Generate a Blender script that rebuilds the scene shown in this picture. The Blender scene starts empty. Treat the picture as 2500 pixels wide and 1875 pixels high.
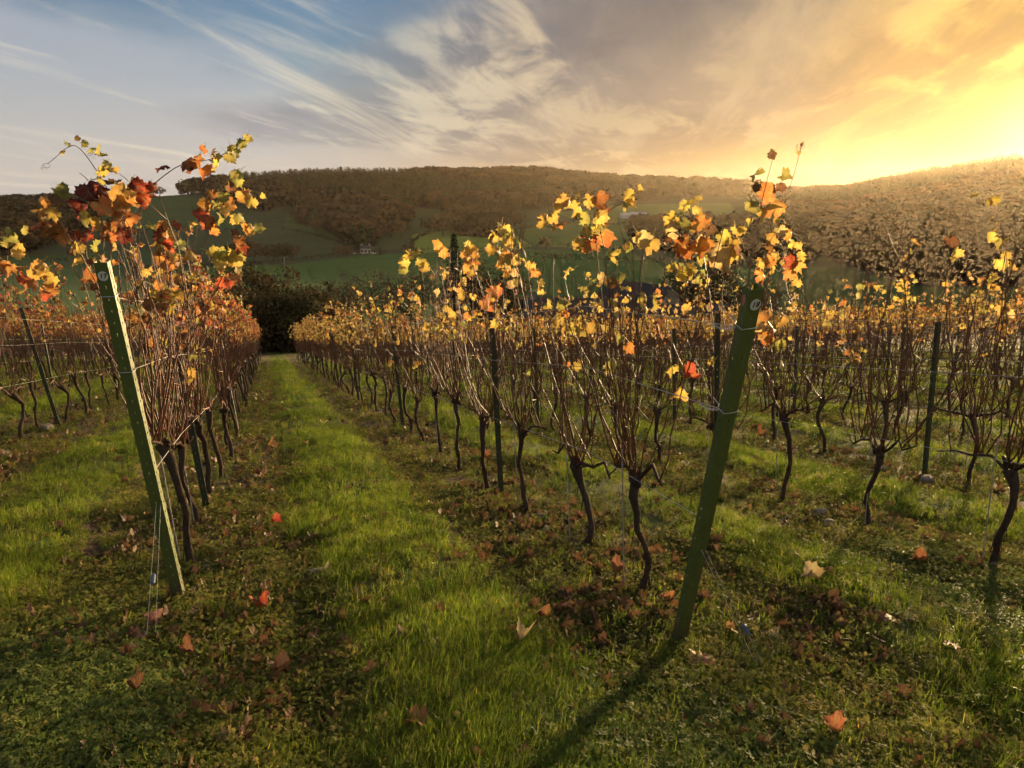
import bpy, math, random
import numpy as np
from mathutils import Matrix, Vector

sc = bpy.context.scene
COL = sc.collection
rad = math.radians

# ------------------------------------------------------------------ camera, sky, sun, exposure
W, H, F = 2500.0, 1875.0, 1890.0          # photograph size and focal length in its pixels
HORIZON = 480.0
PITCH = math.atan((H / 2 - HORIZON) / F)
EYE = 1.5
cam = bpy.data.cameras.new('camera')
cam.sensor_width = 36.0
cam.lens = 36.0 * F / W
cam.clip_start = 0.05
cam.clip_end = 6000
cam_o = bpy.data.objects.new('camera', cam)
cam_o.rotation_euler = (math.pi / 2 - PITCH, 0, 0)
COL.objects.link(cam_o)
sc.camera = cam_o

FW = np.array([0, math.cos(PITCH), -math.sin(PITCH)])
UP = np.array([0, math.sin(PITCH), math.cos(PITCH)])
RT = np.array([1.0, 0, 0])


def ray(px, py):
    return (px - W / 2) * RT + (H / 2 - py) * UP + F * FW


def at(px, py, depth):
    """a point DEPTH metres in front of the lens plane"""
    return ray(px, py) * (depth / F)


def to_px(p):
    p = np.asarray(p, float)
    z = p @ FW
    return W / 2 + F * (p @ RT) / z, H / 2 - F * (p @ UP) / z


SUN_V = ray(2562, 335)
SUN_V = SUN_V / np.linalg.norm(SUN_V)
SUN_EL = math.asin(SUN_V[2])
SUN_AZ = math.atan2(SUN_V[0], SUN_V[1])

sun = bpy.data.lights.new('sun', 'SUN')
sun.energy = 5.0
sun.angle = rad(3.0)
sun.color = (1.0, 0.68, 0.36)
sun_o = bpy.data.objects.new('sun', sun)
sun_o.rotation_euler = Vector(SUN_V).to_track_quat('Z', 'Y').to_euler()
COL.objects.link(sun_o)

sc.view_settings.view_transform = 'Standard'
sc.view_settings.look = 'None'
sc.view_settings.gamma = 1.0
sc.view_settings.exposure = 2.0
sc.view_settings.use_curve_mapping = False
try:
    sc.cycles.use_denoising = True
    sc.cycles.denoiser = 'OPENIMAGEDENOISE'
    sc.cycles.denoising_input_passes = 'RGB_ALBEDO_NORMAL'
    sc.cycles.denoising_prefilter = 'ACCURATE'
except Exception:
    pass
sc.cycles.use_adaptive_sampling = True
sc.cycles.adaptive_threshold = 0.04
sc.cycles.adaptive_min_samples = 16
sc.cycles.use_light_tree = False
sc.cycles.max_bounces = 4
sc.cycles.diffuse_bounces = 2
sc.cycles.glossy_bounces = 2
sc.cycles.transmission_bounces = 3
sc.cycles.volume_bounces = 0
sc.cycles.sample_clamp_indirect = 4.0


class NT:
    """small helper to write node trees"""
    def __init__(self, tree):
        self.t = tree
        tree.nodes.clear()

    def n(self, kind, **kw):
        nd = self.t.nodes.new(kind)
        for k, v in kw.items():
            setattr(nd, k, v)
        return nd

    def link(self, a, b):
        self.t.links.new(a, b)

    def put(self, sock, v):
        if isinstance(v, bpy.types.NodeSocket):
            self.link(v, sock)
        elif v is not None:
            if sock.type == 'RGBA' and len(v) == 3:
                v = (*v, 1)
            sock.default_value = v

    def math(self, op, a, b=None, c=None, clamp=False):
        nd = self.n('ShaderNodeMath', operation=op, use_clamp=clamp)
        for i, v in enumerate((a, b, c)):
            if v is not None:
                self.put(nd.inputs[i], v)
        return nd.outputs[0]

    def vmath(self, op, a, b=None):
        nd = self.n('ShaderNodeVectorMath', operation=op)
        self.put(nd.inputs[0], a)
        if b is not None:
            self.put(nd.inputs[1], b)
        return nd.outputs['Value'] if op in ('DOT_PRODUCT', 'LENGTH') else nd.outputs[0]

    def mix(self, f, a, b, blend='MIX'):
        nd = self.n('ShaderNodeMix', data_type='RGBA', blend_type=blend)
        nd.clamp_factor = True
        self.put(nd.inputs[0], f)
        self.put(nd.inputs[6], a)
        self.put(nd.inputs[7], b)
        return nd.outputs[2]

    def noise(self, vec, scale, detail=4, rough=0.55, dist=0.0, out=0):
        nd = self.n('ShaderNodeTexNoise')
        if vec is not None:
            self.link(vec, nd.inputs['Vector'])
        nd.inputs['Scale'].default_value = scale
        nd.inputs['Detail'].default_value = detail
        nd.inputs['Roughness'].default_value = rough
        nd.inputs['Distortion'].default_value = dist
        return nd.outputs[out]

    def step(self, v, lo, hi, smooth=True):
        nd = self.n('ShaderNodeMapRange', interpolation_type='SMOOTHSTEP' if smooth else 'LINEAR')
        self.put(nd.inputs['Value'], v)
        self.put(nd.inputs['From Min'], lo)
        self.put(nd.inputs['From Max'], hi)
        return nd.outputs['Result']


world = bpy.data.worlds.new('World')
sc.world = world
world.use_nodes = True
world.cycles.sampling_method = 'MANUAL'
world.cycles.sample_map_resolution = 256
w = NT(world.node_tree)
SKY_K = 0.1
tc = w.n('ShaderNodeTexCoord').outputs['Generated']
dirv = w.vmath('NORMALIZE', tc)
sx = w.n('ShaderNodeSeparateXYZ')
w.link(dirv, sx.inputs[0])
dx, dy, dz = sx.outputs
sky = w.n('ShaderNodeTexSky', sky_type='NISHITA')
sky.sun_disc = False
sky.sun_elevation = SUN_EL
sky.sun_rotation = SUN_AZ
sky.altitude = 100
sky.air_density = 1.0
sky.dust_density = 1.2
sky.ozone_density = 2.0
sdot = w.vmath('DOT_PRODUCT', dirv, tuple(SUN_V))
# a high cloud sheet: directions projected on a level plane, streaks along one wind
zc = w.math('ADD', w.math('MAXIMUM', dz, 0.0), 0.085)
WIND = rad(11)
pu = w.math('DIVIDE', w.math('SUBTRACT', w.math('MULTIPLY', dx, math.cos(WIND)), w.math('MULTIPLY', dy, math.sin(WIND))), zc)
pv = w.math('DIVIDE', w.math('ADD', w.math('MULTIPLY', dx, math.sin(WIND)), w.math('MULTIPLY', dy, math.cos(WIND))), zc)


def cvec(su, sv, ou, ov):
    c = w.n('ShaderNodeCombineXYZ')
    w.put(c.inputs[0], w.math('MULTIPLY_ADD', pu, su, ou))
    w.put(c.inputs[1], w.math('MULTIPLY_ADD', pv, sv, ov))
    c.inputs[2].default_value = 3.7
    return c.outputs[0]


n_bank = w.noise(cvec(0.34, 0.20, 2.6, 1.3), 1.0, 5, 0.55, 0.5)
n_wisp = w.noise(cvec(1.25, 0.26, 1.7, 9.2), 1.0, 7, 0.62, 0.9)
n_veil = w.noise(cvec(0.55, 0.40, 5.2, 0.4), 1.0, 4, 0.5, 0.4)
n_lit = w.noise(cvec(1.15, 0.50, 7.7, 2.9), 1.0, 6, 0.60, 0.7)
n_fine = w.noise(cvec(3.0, 0.8, 0.3, 5.0), 1.0, 5, 0.6, 0.5)
K = 0.305 / SKY_K


def kc(r, g, b):
    return (r * K, g * K, b * K)


# how near the sun a direction lies: wide and narrow
near_sun = w.step(sdot, 0.62, 0.998)
tight = w.step(sdot, 0.955, 0.9998)
bank = w.step(w.math('ADD', n_bank, w.math('MULTIPLY', dx, 0.36)), 0.42, 0.62)
wisp = w.step(w.math('ADD', n_wisp, w.math('MULTIPLY', dx, 0.05)), 0.50, 0.72)
veil = w.step(w.math('ADD', n_veil, w.math('MULTIPLY', w.step(dz, 0.24, 0.02), 0.30)), 0.40, 0.72)
low = w.step(dz, 0.17, 0.01)
lit = w.mix(tight, w.mix(near_sun, kc(0.70, 0.62, 0.48), kc(0.46, 0.34, 0.20)), kc(0.80, 0.50, 0.11))
dark = w.mix(tight, w.mix(near_sun, kc(0.285, 0.28, 0.30), kc(0.21, 0.175, 0.145)), kc(0.32, 0.18, 0.045))
shade = w.step(w.math('ADD', n_lit, w.math('MULTIPLY', w.math('SUBTRACT', n_fine, 0.5), 0.75)), 0.46, 0.66)
dark = w.mix(1.0, dark, w.mix(w.step(w.math('ADD', w.math('MULTIPLY', n_fine, 0.45), w.math('MULTIPLY', n_veil, 0.55)), 0.40, 0.60), (0.78, 0.80, 0.84), (1.32, 1.24, 1.14)), 'MULTIPLY')
bank_c = w.mix(shade, dark, lit)
clear0 = w.mix(1.0, sky.outputs[0], w.mix(near_sun, (0.32, 0.39, 0.51), (0.05, 0.062, 0.10)), 'MULTIPLY')
low_c = w.mix(near_sun, kc(0.50, 0.465, 0.44), kc(0.42, 0.25, 0.08))
clear = w.mix(w.math('MULTIPLY', low, 0.65), clear0, low_c)
veil_c = w.mix(low, w.mix(near_sun, kc(0.41, 0.42, 0.46), kc(0.40, 0.29, 0.17)), low_c)
col0 = w.mix(w.math('MULTIPLY', veil, 0.70), clear, veil_c)
col1 = w.mix(w.math('MULTIPLY', bank, w.math('SUBTRACT', 0.92, w.math('MULTIPLY', low, 0.45))), col0, bank_c)
col2 = w.mix(w.math('MULTIPLY', wisp, 0.70), col1, lit)
glow = w.mix(w.math('POWER', w.math('MAXIMUM', sdot, 0.0), 160.0), (0, 0, 0), kc(0.12, 0.065, 0.004))
glow2 = w.mix(w.math('POWER', w.math('MAXIMUM', sdot, 0.0), 900.0), (0, 0, 0), kc(1.6, 1.1, 0.25))
col3 = w.mix(1.0, w.mix(1.0, col2, glow, 'ADD'), glow2, 'ADD')
bg = w.n('ShaderNodeBackground')
w.link(col3, bg.inputs['Color'])
bg.inputs['Strength'].default_value = SKY_K
w.link(bg.outputs[0], w.n('ShaderNodeOutputWorld').inputs['Surface'])

# ------------------------------------------------------------------ helpers
def tag(o, label=None, cat=None, group=None, kind=None):
    if label: o['label'] = label
    if cat: o['category'] = cat
    if group: o['group'] = group
    if kind: o['kind'] = kind
    return o


def link(name, data, parent=None, loc=None, rot=None, scale=None):
    o = bpy.data.objects.new(name, data)
    COL.objects.link(o)
    if parent is not None:
        o.parent = parent
    if loc is not None: o.location = loc
    if rot is not None: o.rotation_euler = rot
    if scale is not None: o.scale = (scale, scale, scale) if np.isscalar(scale) else scale
    return o


def empty(name, loc, rz=0.0):
    o = link(name, None, None, loc, (0, 0, rz))
    o.empty_display_size = 0.1
    return o


class MB:
    """collects geometry for one mesh"""
    def __init__(self):
        self.v, self.f, self.c, self.n, self.uv = [], [], [], 0, []

    def add(self, v, f, col=None, uv=None):
        v = np.asarray(v, float)
        self.v.append(v)
        k = self.n
        self.f += [tuple(i + k for i in q) for q in f]
        self.n += len(v)
        self.c.append(np.tile(np.array(col if col is not None else (1, 1, 1), float), (len(v), 1)))
        self.uv.append(np.asarray(uv, float) if uv is not None else np.zeros((len(v), 2)))
        return self

    def tube(self, pts, radii, sides=5, col=None, cap=True):
        pts = np.asarray(pts, float)
        n = len(pts)
        radii = np.broadcast_to(np.asarray(radii, float), (n,))
        tan = np.gradient(pts, axis=0)
        tan /= np.linalg.norm(tan, axis=1)[:, None] + 1e-9
        ref = np.array([0.31, 0.87, 0.21]) if abs(tan[0][2]) > 0.6 else np.array([0.1, 0.2, 1.0])
        a = np.cross(tan, ref)
        a /= np.linalg.norm(a, axis=1)[:, None] + 1e-9
        b = np.cross(tan, a)
        th = np.arange(sides) * 2 * math.pi / sides
        ring = pts[:, None, :] + radii[:, None, None] * (np.cos(th)[None, :, None] * a[:, None, :] + np.sin(th)[None, :, None] * b[:, None, :])
        f = []
        for i in range(n - 1):
            for j in range(sides):
                k = (j + 1) % sides
                f.append((i * sides + j, i * sides + k, (i + 1) * sides + k, (i + 1) * sides + j))
        if cap:
            f.append(tuple(reversed(range(sides))))
            f.append(tuple(range((n - 1) * sides, n * sides)))
        return self.add(ring.reshape(-1, 3), f, col)

    def box(self, c, s, R=None, col=None):
        v = np.array([(x, y, z) for x in (-.5, .5) for y in (-.5, .5) for z in (-.5, .5)]) * np.asarray(s)
        if R is not None:
            v = v @ np.asarray(R).T
        f = [(0, 1, 3, 2), (4, 6, 7, 5), (0, 4, 5, 1), (2, 3, 7, 6), (0, 2, 6, 4), (1, 5, 7, 3)]
        return self.add(v + np.asarray(c), f, col)

    def mesh(self, name, mat=None, smooth=False):
        me = bpy.data.meshes.new(name)
        v = np.vstack(self.v)
        me.from_pydata(v.tolist(), [], self.f)
        ca = me.color_attributes.new('tint', 'FLOAT_COLOR', 'POINT')
        ca.data.foreach_set('color', np.hstack([np.vstack(self.c), np.ones((len(v), 1))]).ravel())
        uvs = np.vstack(self.uv)
        ua = me.attributes.new('leafuv', 'FLOAT2', 'POINT')
        ua.data.foreach_set('vector', uvs.ravel())
        if mat: me.materials.append(mat)
        if smooth:
            me.polygons.foreach_set('use_smooth', [True] * len(me.polygons))
        me.update()
        return me

    def obj(self, name, mat, parent=None, smooth=False, **kw):
        return link(name, self.mesh(name, mat, smooth), parent, **kw)


def vnoise(x, y, seed=0):
    """smooth repeatable relief made of sines"""
    r = np.random.RandomState(seed)
    s = 0.0
    for i in range(7):
        a, ph, k = r.uniform(0, 6.28), r.uniform(0, 6.28), r.uniform(0.6, 1.7)
        s = s + np.sin((x * math.cos(a) + y * math.sin(a)) * k + ph + 0.8 * np.sin(0.37 * (x * math.sin(a) - y * math.cos(a)) * k + ph))
    return s / 7.0


# ------------------------------------------------------------------ materials
def mat_new(name):
    m = bpy.data.materials.new(name)
    m.use_nodes = True
    return m, NT(m.node_tree)


def surf(t, shader):
    t.link(shader, t.n('ShaderNodeOutputMaterial').inputs['Surface'])


def principled(t, color, rough=0.7, spec=0.3, metal=0.0, bump=None, bump_k=0.3, bump_d=0.01):
    p = t.n('ShaderNodeBsdfPrincipled')
    t.put(p.inputs['Base Color'], color)
    t.put(p.inputs['Roughness'], rough)
    t.put(p.inputs['Specular IOR Level'], spec)
    t.put(p.inputs['Metallic'], metal)
    if bump is not None:
        b = t.n('ShaderNodeBump')
        b.inputs['Strength'].default_value = bump_k
        b.inputs['Distance'].default_value = bump_d
        t.link(bump, b.inputs['Height'])
        t.link(b.outputs[0], p.inputs['Normal'])
    return p.outputs[0]


def plain(name, col, rough=0.7, spec=0.3, metal=0.0, var=0.25, scale=8.0, bump_k=0.2, bump_d=0.01):
    m, t = mat_new(name)
    co = t.n('ShaderNodeTexCoord').outputs['Object']
    nz = t.noise(co, scale, 5, 0.6)
    c = t.mix(nz, tuple(x * (1 - var) for x in col), tuple(min(1, x * (1 + var)) for x in col))
    surf(t, principled(t, c, rough, spec, metal, nz, bump_k, bump_d))
    return m


def leaf_mat(name, source, trans=0.55, dark=0.6, edge=None):
    """leaf lit from the front and through; SOURCE: 'object' colour, 'tint' attribute or 'random'"""
    m, t = mat_new(name)
    oi = t.n('ShaderNodeObjectInfo')
    if source == 'object':
        base = oi.outputs['Color']
    else:
        a = t.n('ShaderNodeAttribute', attribute_name='tint')
        base = a.outputs['Color']
    uv = t.n('ShaderNodeAttribute', attribute_name='leafuv').outputs['Vector']
    shift = t.n('ShaderNodeCombineXYZ')
    t.link(t.math('MULTIPLY', oi.outputs['Random'], 40.0), shift.inputs[0])
    t.link(t.math('MULTIPLY', oi.outputs['Random'], 17.0), shift.inputs[2])
    uvs = t.vmath('ADD', uv, shift.outputs[0])
    nz = t.noise(uvs, 5.0, 4, 0.65)
    nz2 = t.noise(uvs, 16.0, 3, 0.6)
    r = t.vmath('LENGTH', uv)
    rim = t.step(t.math('ADD', r, t.math('MULTIPLY', nz, 0.7)), 0.85, 1.25)
    hsv = t.n('ShaderNodeHueSaturation')
    hsv.inputs['Hue'].default_value = 0.468
    hsv.inputs['Saturation'].default_value = 0.95
    hsv.inputs['Value'].default_value = 0.62
    t.link(base, hsv.inputs['Color'])
    hs2 = t.n('ShaderNodeHueSaturation')
    hs2.inputs['Hue'].default_value = 0.555
    hs2.inputs['Saturation'].default_value = 0.8
    hs2.inputs['Value'].default_value = 0.95
    t.link(base, hs2.inputs['Color'])
    c1 = t.mix(t.math('MULTIPLY', rim, 0.8), base, hsv.outputs[0])
    c2 = t.mix(t.math('MULTIPLY', t.step(nz, 0.47, 0.62), 0.75), c1, hs2.outputs[0])
    # veins: narrow paler lines fanned out from the stalk
    sep = t.n('ShaderNodeSeparateXYZ')
    t.link(uv, sep.inputs[0])
    ang = t.math('ARCTAN2', sep.outputs[0], sep.outputs[1])
    vein = t.step(t.math('ABSOLUTE', t.math('SINE', t.math('MULTIPLY', ang, 3.4))), 0.14, 0.0)
    c3 = t.mix(t.math('MULTIPLY', vein, 0.5), c2, t.mix(0.6, c2, (0.42, 0.42, 0.12)))
    c4 = t.mix(t.step(nz2, 0.58, 0.72), c3, t.mix(0.6, c3, (0.10, 0.05, 0.03)))
    d = t.n('ShaderNodeBsdfPrincipled')
    t.link(c4, d.inputs['Base Color'])
    d.inputs['Roughness'].default_value = 0.55
    d.inputs['Specular IOR Level'].default_value = 0.25
    b = t.n('ShaderNodeBump')
    b.inputs['Strength'].default_value = 0.5
    b.inputs['Distance'].default_value = 0.004
    t.link(t.math('ADD', nz2, t.math('MULTIPLY', vein, -0.6)), b.inputs['Height'])
    t.link(b.outputs[0], d.inputs['Normal'])
    tr = t.n('ShaderNodeBsdfTranslucent')
    t.link(t.mix(1.0, c4, (1.0, 0.93, 0.75), 'MULTIPLY'), tr.inputs['Color'])
    mx = t.n('ShaderNodeMixShader')
    mx.inputs[0].default_value = trans
    t.link(d.outputs[0], mx.inputs[1])
    t.link(tr.outputs[0], mx.inputs[2])
    surf(t, mx.outputs[0])
    return m


def blade_mat(name, c1, c2, c3, trans=0.45, rough=0.5, spec=0.10, patch_scale=1.3):
    """grass, clover and far foliage: colour from the instance's own random number"""
    m, t = mat_new(name)
    oi = t.n('ShaderNodeObjectInfo')
    a = t.n('ShaderNodeAttribute', attribute_name='tint').outputs['Color']
    k = oi.outputs['Random']
    c = t.mix(t.step(k, 0.0, 0.6, False), c1, c2)
    c = t.mix(t.step(k, 0.8, 1.0, False), c, c3)
    pos = t.n('ShaderNodeNewGeometry').outputs['Position']
    patch = t.noise(pos, patch_scale, 3, 0.6)
    c = t.mix(1.0, c, t.mix(t.step(patch, 0.32, 0.68), (0.66, 0.7, 0.66), (1.45, 1.35, 1.2)), 'MULTIPLY')
    c = t.mix(1.0, c, a, 'MULTIPLY')
    d = t.n('ShaderNodeBsdfPrincipled')
    t.link(c, d.inputs['Base Color'])
    d.inputs['Roughness'].default_value = rough
    d.inputs['Specular IOR Level'].default_value = spec
    tr = t.n('ShaderNodeBsdfTranslucent')
    t.link(c, tr.inputs['Color'])
    mx = t.n('ShaderNodeMixShader')
    mx.inputs[0].default_value = trans
    t.link(d.outputs[0], mx.inputs[1])
    t.link(tr.outputs[0], mx.inputs[2])
    surf(t, mx.outputs[0])
    return m


M_leaf = leaf_mat('vine_leaf', 'object')
M_leafs = leaf_mat('vine_leaves', 'tint')
M_dead = leaf_mat('dead_leaf', 'tint', trans=0.25)
M_deado = leaf_mat('fallen_leaf_colour', 'object', trans=0.35)
M_grass = blade_mat('grass_blades', (0.095, 0.165, 0.015), (0.16, 0.230, 0.024), (0.25, 0.25, 0.06), 0.58, 0.42)
M_clover = blade_mat('clover', (0.085, 0.130, 0.034), (0.135, 0.180, 0.048), (0.20, 0.21, 0.07), 0.42, 0.6)
M_weed = blade_mat('weed', (0.085, 0.110, 0.024), (0.16, 0.170, 0.040), (0.26, 0.22, 0.08), 0.45, 0.6)
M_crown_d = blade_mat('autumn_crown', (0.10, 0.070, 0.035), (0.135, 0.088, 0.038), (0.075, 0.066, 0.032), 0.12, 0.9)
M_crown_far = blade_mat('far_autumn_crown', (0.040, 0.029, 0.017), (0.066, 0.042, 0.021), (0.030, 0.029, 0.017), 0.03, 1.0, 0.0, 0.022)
M_crown_g = blade_mat('evergreen_crown', (0.030, 0.040, 0.020), (0.042, 0.050, 0.024), (0.055, 0.055, 0.028), 0.08, 1.0, 0.0)
M_crown_dark = blade_mat('dark_shrub_crown', (0.045, 0.044, 0.022), (0.070, 0.055, 0.028), (0.095, 0.066, 0.034), 0.2, 0.9, 0.03)
M_bark = plain('vine_bark', (0.062, 0.043, 0.030), 0.9, 0.15, 0, 0.6, 34, 1.0, 0.012)
M_cane = plain('vine_cane', (0.130, 0.058, 0.030), 0.5, 0.3, 0, 0.45, 20, 0.4, 0.003)
M_tendril = plain('tendril', (0.26, 0.17, 0.06), 0.5, 0.4, 0, 0.3, 20)
M_treebark = plain('tree_bark', (0.075, 0.058, 0.045), 0.9, 0.1, 0, 0.4, 3)
def post_paint(name, col, bare, scale):
    m, t = mat_new(name)
    co = t.n('ShaderNodeTexCoord').outputs['Object']
    sp = t.n('ShaderNodeSeparateXYZ')
    t.link(co, sp.inputs[0])
    nz = t.noise(co, scale, 5, 0.65)
    st = t.n('ShaderNodeMapping')
    st.inputs['Scale'].default_value = (60, 60, 5)
    t.link(co, st.inputs['Vector'])
    streak = t.noise(st.outputs[0], 1.0, 5, 0.7)
    fine = t.noise(co, 90.0, 3, 0.6)
    c = t.mix(nz, tuple(x * 0.72 for x in col), tuple(x * 1.25 for x in col))
    c = t.mix(t.math('MULTIPLY', t.step(streak, 0.56, 0.72), 0.55), c, tuple(x * 1.5 + 0.02 for x in col))
    c = t.mix(t.step(t.math('ADD', fine, t.math('MULTIPLY', nz, 0.5)), 0.92, 1.02), c, bare)
    splash = t.step(t.math('ADD', sp.outputs[2], t.math('MULTIPLY', nz, 0.35)), 0.62, 0.22)
    c = t.mix(t.math('MULTIPLY', splash, 0.75), c, (0.085, 0.062, 0.040))
    surf(t, principled(t, c, t.math('ADD', 0.40, t.math('MULTIPLY', streak, 0.3)), 0.4, 0, streak, 0.25, 0.002))
    return m


M_post_green = post_paint('green_painted_post', (0.095, 0.125, 0.030), (0.20, 0.17, 0.12), 7)
M_post_dark = plain('dark_green_post', (0.030, 0.044, 0.028), 0.45, 0.45, 0, 0.3, 9, 0.15, 0.002)
M_wire = plain('galvanised_wire', (0.48, 0.47, 0.44), 0.40, 0.5, 0.5, 0.2, 30)
M_grip = plain('wire_grip', (0.10, 0.14, 0.20), 0.5, 0.4, 0.2, 0.2, 30)
M_disc = plain('number_disc', (0.62, 0.61, 0.57), 0.5, 0.4, 0, 0.12, 60)
M_ink = plain('black_ink', (0.012, 0.012, 0.012), 0.6, 0.3, 0, 0.2, 60)
M_red = plain('red_dot', (0.55, 0.20, 0.13), 0.6, 0.3, 0, 0.2, 60)
M_stone = plain('field_stone', (0.19, 0.165, 0.13), 0.85, 0.15, 0, 0.4, 9, 0.7, 0.02)
M_slate = plain('slate_roof', (0.070, 0.062, 0.056), 0.85, 0.08, 0, 0.25, 3, 0.4, 0.02)
M_render = plain('white_render', (0.62, 0.60, 0.56), 0.8, 0.2, 0, 0.1, 1.5)
M_stonewall = plain('rubble_wall', (0.20, 0.175, 0.145), 0.9, 0.15, 0, 0.4, 2.2, 0.6, 0.05)
M_glass = plain('window_glass', (0.02, 0.022, 0.026), 0.1, 0.6)
M_wood = plain('weathered_wood', (0.16, 0.13, 0.10), 0.8, 0.2, 0, 0.3, 4)
M_shed = plain('pale_sheeting', (0.42, 0.42, 0.42), 0.5, 0.4, 0, 0.15, 1.5)

# ------------------------------------------------------------------ ground: one sheet, vineyard slope, valley and hills
_v = ray(650, 825)
ROW_D = _v[:2] / np.hypot(_v[0], _v[1])            # direction of the rows, away from the lens
SLOPE = _v[2] / np.hypot(_v[0], _v[1])             # fall along the rows
ROW_E = np.array([ROW_D[1], -ROW_D[0]])            # across the rows, to the right
CROSS = -0.075
GRAD = SLOPE * ROW_D + CROSS * ROW_E
ROW_RZ = math.atan2(ROW_D[1], ROW_D[0])

RK = np.array([60, 130, 220, 330, 430, 560, 750, 950, 1250, 1500.0])
COLS = {
    -900: [800, 730, 665, 620, 580, 545, 515, 530, 540],
    -300: [800, 730, 672, 628, 585, 540, 512, 525, 535],
    0: [800, 735, 680, 635, 590, 545, 512, 525, 535],
    180: [800, 738, 686, 640, 590, 540, 503, 515, 525],
    330: [800, 740, 690, 642, 590, 530, 484, 500, 510],
    470: [800, 742, 692, 645, 590, 522, 470, 485, 500],
    600: [800, 742, 692, 642, 588, 514, 447, 460, 475],
    850: [797, 738, 686, 630, 580, 507, 437, 450, 465],
    1100: [793, 733, 676, 617, 572, 505, 438, 450, 465],
    1300: [790, 730, 670, 610, 566, 504, 437, 450, 465],
    1420: [790, 728, 666, 608, 564, 506, 447, 456, 470],
    1600: [790, 725, 660, 605, 560, 510, 461, 470, 480],
    1850: [795, 725, 655, 600, 555, 508, 471, 480, 490],
    2050: [800, 730, 650, 590, 545, 505, 466, 478, 490],
    2150: [803, 732, 645, 578, 530, 486, 446, 460, 475],
    2300: [808, 735, 635, 562, 508, 460, 425, 440, 455],
    2420: [812, 738, 630, 552, 495, 442, 410, 428, 445],
    2500: [815, 740, 630, 548, 488, 432, 401, 420, 440],
    2750: [818, 740, 630, 548, 485, 430, 398, 418, 440],
    3200: [818, 740, 630, 560, 500, 450, 420, 430, 450],
}


def az_of(px, py):
    r = ray(px, py)
    return math.atan2(r[0], r[1])


def z_of(px, py, r):
    q = ray(px, py)
    return q[2] / math.hypot(q[0], q[1]) * r


cpx = sorted(COLS)
caz = np.array([az_of(p, 560) for p in cpx])
cz = np.array([[z_of(p, y, r) for y, r in zip(COLS[p], RK[1:])] for p in cpx])      # (columns, radii from 130)

az_in = np.radians(np.arange(-42, 42.01, 0.16))
az_out = np.radians(np.concatenate([np.arange(-180, -42, 3.0), np.arange(45, 180, 3.0)]))
AZ = np.sort(np.concatenate([az_in, az_out]))
RR = np.concatenate([[0.0, 0.35], np.geomspace(0.6, 60, 260), np.linspace(62, 330, 120), np.linspace(334, 960, 170), np.linspace(970, 1500, 24)])
RR = np.unique(RR)


def plane_z(x, y):
    u = x * ROW_E[0] + y * ROW_E[1]
    return -EYE + GRAD[0] * x + GRAD[1] * y + 0.055 * np.logaddexp(0.0, (u - 7.5) / 1.5) * 1.5


def base_table():
    Z = np.zeros((len(AZ), len(RR)))
    for i, a in enumerate(AZ):
        ca, sa = math.cos(a), math.sin(a)
        p60 = plane_z(60 * sa, 60 * ca)
        prof = np.array([np.interp(a, caz, cz[:, j]) for j in range(cz.shape[1])])
        k = np.clip((abs(math.degrees(a)) - 46) / 30, 0, 1)
        side = p60 * 1.15 * np.ones(len(prof))
        prof = prof * (1 - k) + side * k
        Z[i] = np.interp(RR, np.concatenate([[0, 60], RK[1:]]), np.concatenate([[-EYE, p60], prof]))
        nr_ = RR <= 60
        Z[i, nr_] = plane_z(RR[nr_] * sa, RR[nr_] * ca)
    # round off the joints between the slopes
    S = Z.copy()
    ker = np.hanning(31)[1:-1]
    ker /= ker.sum()
    far = RR > 64
    for i in range(len(AZ)):
        S[i] = np.convolve(np.pad(Z[i], 14, mode='edge'), ker, 'valid')
    k = np.clip((RR - 64) / 40, 0, 1) * np.clip((1490 - RR) / 60, 0, 1)
    Z = Z * (1 - k) + S * k
    T = Z.copy()
    for _ in range(3):
        T[1:-1] = (T[:-2] + 2 * T[1:-1] + T[2:]) / 4
    return Z * (1 - k) + T * k


ZT = base_table()
_nx = np.sin(AZ)[:, None] * RR[None, :]
_ny = np.cos(AZ)[:, None] * RR[None, :]
_fk = np.clip((RR - 120) / 150, 0, 1)
ZT += _fk * (1.6 * vnoise(_nx / 28, _ny / 28, 3) + 0.7 * vnoise(_nx / 9, _ny / 9, 4))


def row_uv(x, y):
    return x * ROW_E[0] + y * ROW_E[1], x * ROW_D[0] + y * ROW_D[1]


def xy_of(u, v):
    return u * ROW_E[0] + v * ROW_D[0], u * ROW_E[1] + v * ROW_D[1]


ROW_U = {k: -0.56 + 2.59 * (k - 17) for k in range(11, 40)}
ROW_U.update({16: -3.25, 17: -0.56, 18: 2.0, 19: 4.5, 20: 7.1})
_us = np.array([ROW_U[k] for k in sorted(ROW_U)])


def lane_t(u):
    """0 under one row, 1 under the next"""
    i = np.clip(np.searchsorted(_us, u) - 1, 0, len(_us) - 2)
    return (u - _us[i]) / (_us[i + 1] - _us[i])


def grass_mask(x, y):
    """1 in the grassed lane, 0 on the strip under the vines"""
    u, v = row_uv(x, y)
    wob = 0.16 * vnoise(u * 1.7, v * 1.1, 21) + 0.10 * vnoise(u * 4.1, v * 3.7, 22)
    t = lane_t(u)
    lane = 1 - np.clip((np.abs(t - 0.49 + wob * 0.45) - 0.14 - wob * 0.6) / 0.10, 0, 1)
    head = np.clip((2.75 - v + 1.6 * wob) / 0.7, 0, 1)
    return np.maximum(lane, head * (0.28 + 1.7 * np.clip(vnoise(u * 2.2, v * 2.6, 23) + 0.12, 0, 0.5)))


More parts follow.
